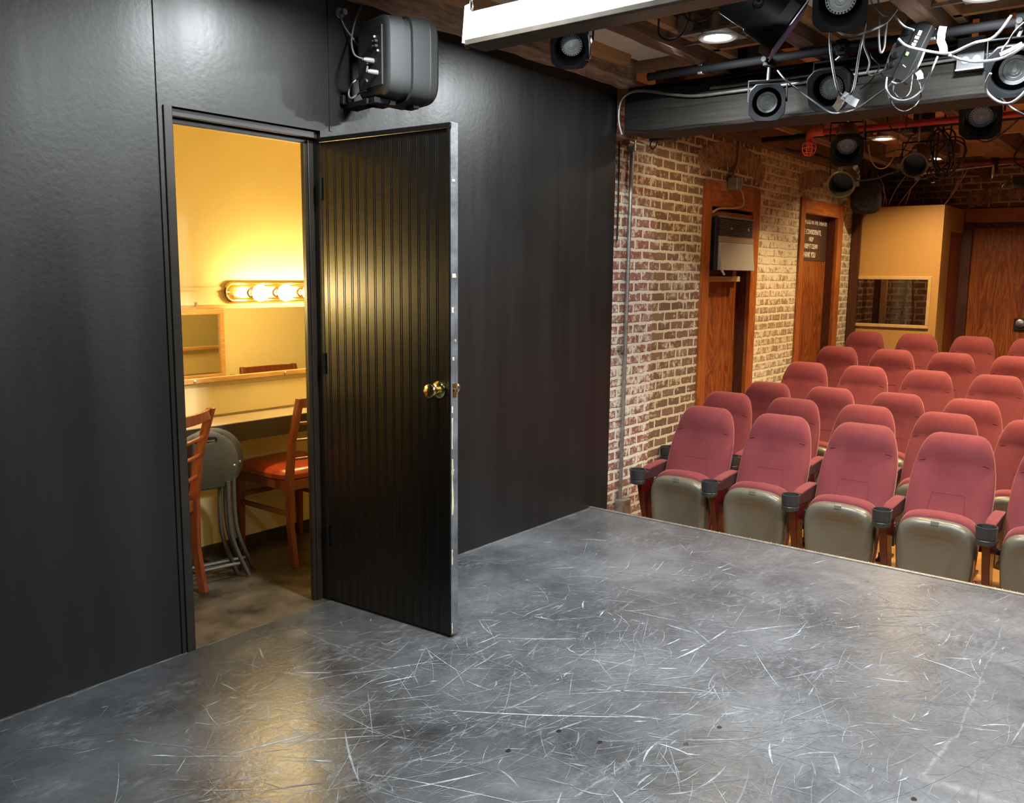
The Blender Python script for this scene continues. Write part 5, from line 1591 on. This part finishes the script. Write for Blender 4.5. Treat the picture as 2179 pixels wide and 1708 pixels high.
# ------------------------------------------------------------------ cinema seats
def seat_master():
    t = bpy.data.objects.new('theatre_seat', None)
    COL.objects.link(t)
    t.empty_display_size = 0.1
    t['_local'] = 1
    ax = Vector((0.375, 0, 0.927))
    nf = Vector((-0.927, 0, 0.375))
    o = Vector((0.0, 0, 0.41))
    Ln = 0.628
    n = 40
    rings = []
    #       t     halfw  front  back  bulge
    spec = ((-0.01, 0.190, 0.020, 0.030), (0.0, 0.208, 0.040, 0.040), (0.05, 0.219, 0.050, 0.044), (0.2, 0.223, 0.054, 0.046), (0.4, 0.224, 0.052, 0.046), (0.55, 0.221, 0.050, 0.045),
            (0.66, 0.214, 0.047, 0.044), (0.705, 0.208, 0.040, 0.043), (0.735, 0.205, 0.048, 0.043), (0.80, 0.196, 0.061, 0.042), (0.87, 0.182, 0.064, 0.040), (0.92, 0.168, 0.058, 0.038), (0.955, 0.153, 0.047, 0.034), (0.98, 0.136, 0.030, 0.026), (0.993, 0.118, 0.014, 0.015), (1.0, 0.10, 0.002, 0.004))
    for tt, hw, fr_, bk in spec:
        bk *= 1.5
        c = o + ax * Ln * tt
        ring = []
        for a, b_ in sup(n, 3.2, hw, 1.0):
            dpt = b_ * (fr_ if b_ > 0 else bk)
            dpt -= 0.010 * (1 - (a / hw) ** 2) if b_ > 0 and 0.1 < tt < 0.7 else 0
            ring.append(c + Vector((0, a, 0)) + nf * dpt)
        rings.append(ring)
    MB().loft(rings).build('backrest', 'fabric', t, smooth=75)
    seam = MB()
    zc_ = 0.42
    c = o + ax * Ln * zc_
    seam.tube([c + Vector((0, -0.085, 0)) + nf * 0.0425, c + nf * 0.0415, c + Vector((0, 0.085, 0)) + nf * 0.0425], 0.0022, 5)
    for s in (-1, 1):
        seam.tube([o + ax * Ln * 0.02 + Vector((0, s * 0.10, 0)) + nf * 0.0385, o + ax * Ln * 0.22 + Vector((0, s * 0.098, 0)) + nf * 0.045, c + Vector((0, s * 0.085, 0)) + nf * 0.0425], 0.0018, 5)
        seam.tube([o + ax * Ln * 0.715 + Vector((0, s * 0.150, 0)) + nf * 0.040, o + ax * Ln * 0.705 + Vector((0, s * 0.185, 0)) + nf * 0.032], 0.0016, 5)
    seam.build('seam', 'fabric', t, smooth=True)
    # folded-up cushion and its plastic pan
    def outl(sc, zs, n=44, top=0.575, bot=0.10, hwt=0.212, hwb=0.182):
        pts = []
        zc2 = (top + bot) / 2
        hh = (top - bot) / 2
        for a, b_ in sup(n, 4.4, 1.0, 1.0):
            z = b_ * hh
            hw = hwb + (hwt - hwb) * (b_ * 0.5 + 0.5)
            sag = 0.018 * (a * a) if b_ > 0 else 0
            pts.append((a * hw * sc, zc2 + z * sc * (1 if zs is None else zs) - sag * sc))
        return pts

    def rg(sc, x, dz=0.0, zs=None, lean=0.06):
        return [(x + (0.575 - z) * lean, a, z + dz) for a, z in outl(sc, zs)]
    pan = [rg(0.97, -0.135), rg(1.0, -0.150), rg(1.0, -0.185), rg(0.985, -0.203), rg(0.95, -0.216), rg(0.90, -0.222), rg(0.84, -0.224, 0.0), rg(0.76, -0.219, -0.006), rg(0.66, -0.206, -0.010), rg(0.3, -0.200, -0.010)]
    MB().loft(pan).build('seat_pan', 'pan', t, smooth=75)
    MB().obox((-0.2175, 0.0, 0.563), (0.004, 0, 0.004), (0, 0.020, 0), (0.0025, 0, 0.010)).build('number_plate', 'pan', t, bevel=0.002)
    cu = [rg(0.93, -0.165, 0.012), rg(0.985, -0.160, 0.018), rg(1.0, -0.140, 0.024), rg(1.0, -0.100, 0.030), rg(0.98, -0.070, 0.028), rg(0.92, -0.052, 0.022), rg(0.8, -0.045, 0.015)]
    MB().loft(cu).build('seat_cushion', 'fabric', t, smooth=75)
    return t


def arm_parts(t, s, foot=True):
    """one armrest with cup holder at side offset s"""
    y0 = s
    MB().loft([[(x, y0 + a, z) for a, z in ((-w_, zb), (w_, zb), (w_, zt_), (-w_, zt_))] for x, w_, zb, zt_ in ((-0.225, 0.022, 0.525, 0.572), (-0.12, 0.026, 0.520, 0.590), (0.02, 0.027, 0.515, 0.600), (0.14, 0.025, 0.525, 0.600))]).build('armrest', 'armpl', t, bevel=0.006)
    MB().loft([[(x, y0 + a, z) for a, z in ((-w_, zb), (w_, zb), (w_, zt_), (-w_, zt_))] for x, w_, zb, zt_ in ((-0.165, 0.026, 0.584, 0.594), (-0.12, 0.028, 0.590, 0.604), (0.02, 0.029, 0.600, 0.614), (0.10, 0.026, 0.600, 0.612))]).build('arm_pad', 'fabric', t, bevel=0.004)
    c = Vector((-0.268, y0, 0.515))
    MB().lathe([(0.044, -0.008), (0.050, 0.0), (0.050, 0.018), (0.046, 0.022), (0.050, 0.026), (0.054, 0.084), (0.054, 0.089), (0.047, 0.089), (0.042, 0.02), (0.001, 0.018)], c, (0, 0, 1), 28, closed=False).add([(c.x + 0.044 * math.cos(2 * PI * i / 28), y0 + 0.044 * math.sin(2 * PI * i / 28), 0.507) for i in range(28)], [tuple(range(28))]).build('cup_holder', 'cup', t, smooth=35)
    MB().loft([[(x - d_, y0 - w_, z), (x + d_, y0 - w_, z), (x + d_, y0 + w_, z), (x - d_, y0 + w_, z)] for x, z, d_, w_ in ((-0.085, 0.04, 0.045, 0.019), (-0.105, 0.20, 0.045, 0.019), (-0.150, 0.36, 0.055, 0.020), (-0.165, 0.525, 0.085, 0.021))]).build('stanchion', 'wine', t, bevel=0.006)
    MB().box(-0.17, 0.03, y0 - 0.035, y0 + 0.035, 0.0, 0.022).box(-0.14, -0.02, y0 - 0.026, y0 + 0.026, 0.022, 0.06).build('foot', 'cup', t, bevel=0.006)
    MB().box(-0.05, 0.05, y0 - 0.018, y0 + 0.018, 0.34, 0.46).build('hinge_bracket', 'cup', t, bevel=0.004)


seat0 = seat_master()
arm_parts(seat0, 0.26)
MB().bar((0.02, -0.23, 0.40), (0.02, 0.27, 0.40), 0.03, 0.03).build('pivot_bar', 'cup', seat0)
seat_end = copy_tree(seat0)
ORD = ['closest to the brick wall', 'second from the brick wall', 'third from the brick wall', 'fourth from the brick wall', 'fifth from the brick wall']
ROWS = [('front row', 5.27, -0.45, 2.635, 5), ('second row', 6.13, -0.455, 2.882, 5), ('third row', 6.91, -0.445, 2.878, 4), ('fourth row', 7.76, -0.335, 2.872, 4), ('fifth row', 8.63, -0.24, 2.88, 4), ('back row', 9.49, -0.13, 2.88, 4)]
first = True
for rn, X, z, y0, n in ROWS:
    for i in range(n):
        if first:
            s = seat0
            first = False
        else:
            s = copy_tree(seat0)
        s.location = (X, y0 - 0.52 * i, z)
        tag(s, 'maroon theatre seat in the %s, %s' % (rn, ORD[i]), 'theatre seat', 'maroon folding theatre seats')
for ch in list(seat_end.children):
    bpy.data.objects.remove(ch)
bpy.data.objects.remove(seat_end)
if '_local' in seat0:
    for o in bpy.data.objects:
        if '_local' in o.keys():
            del o['_local']
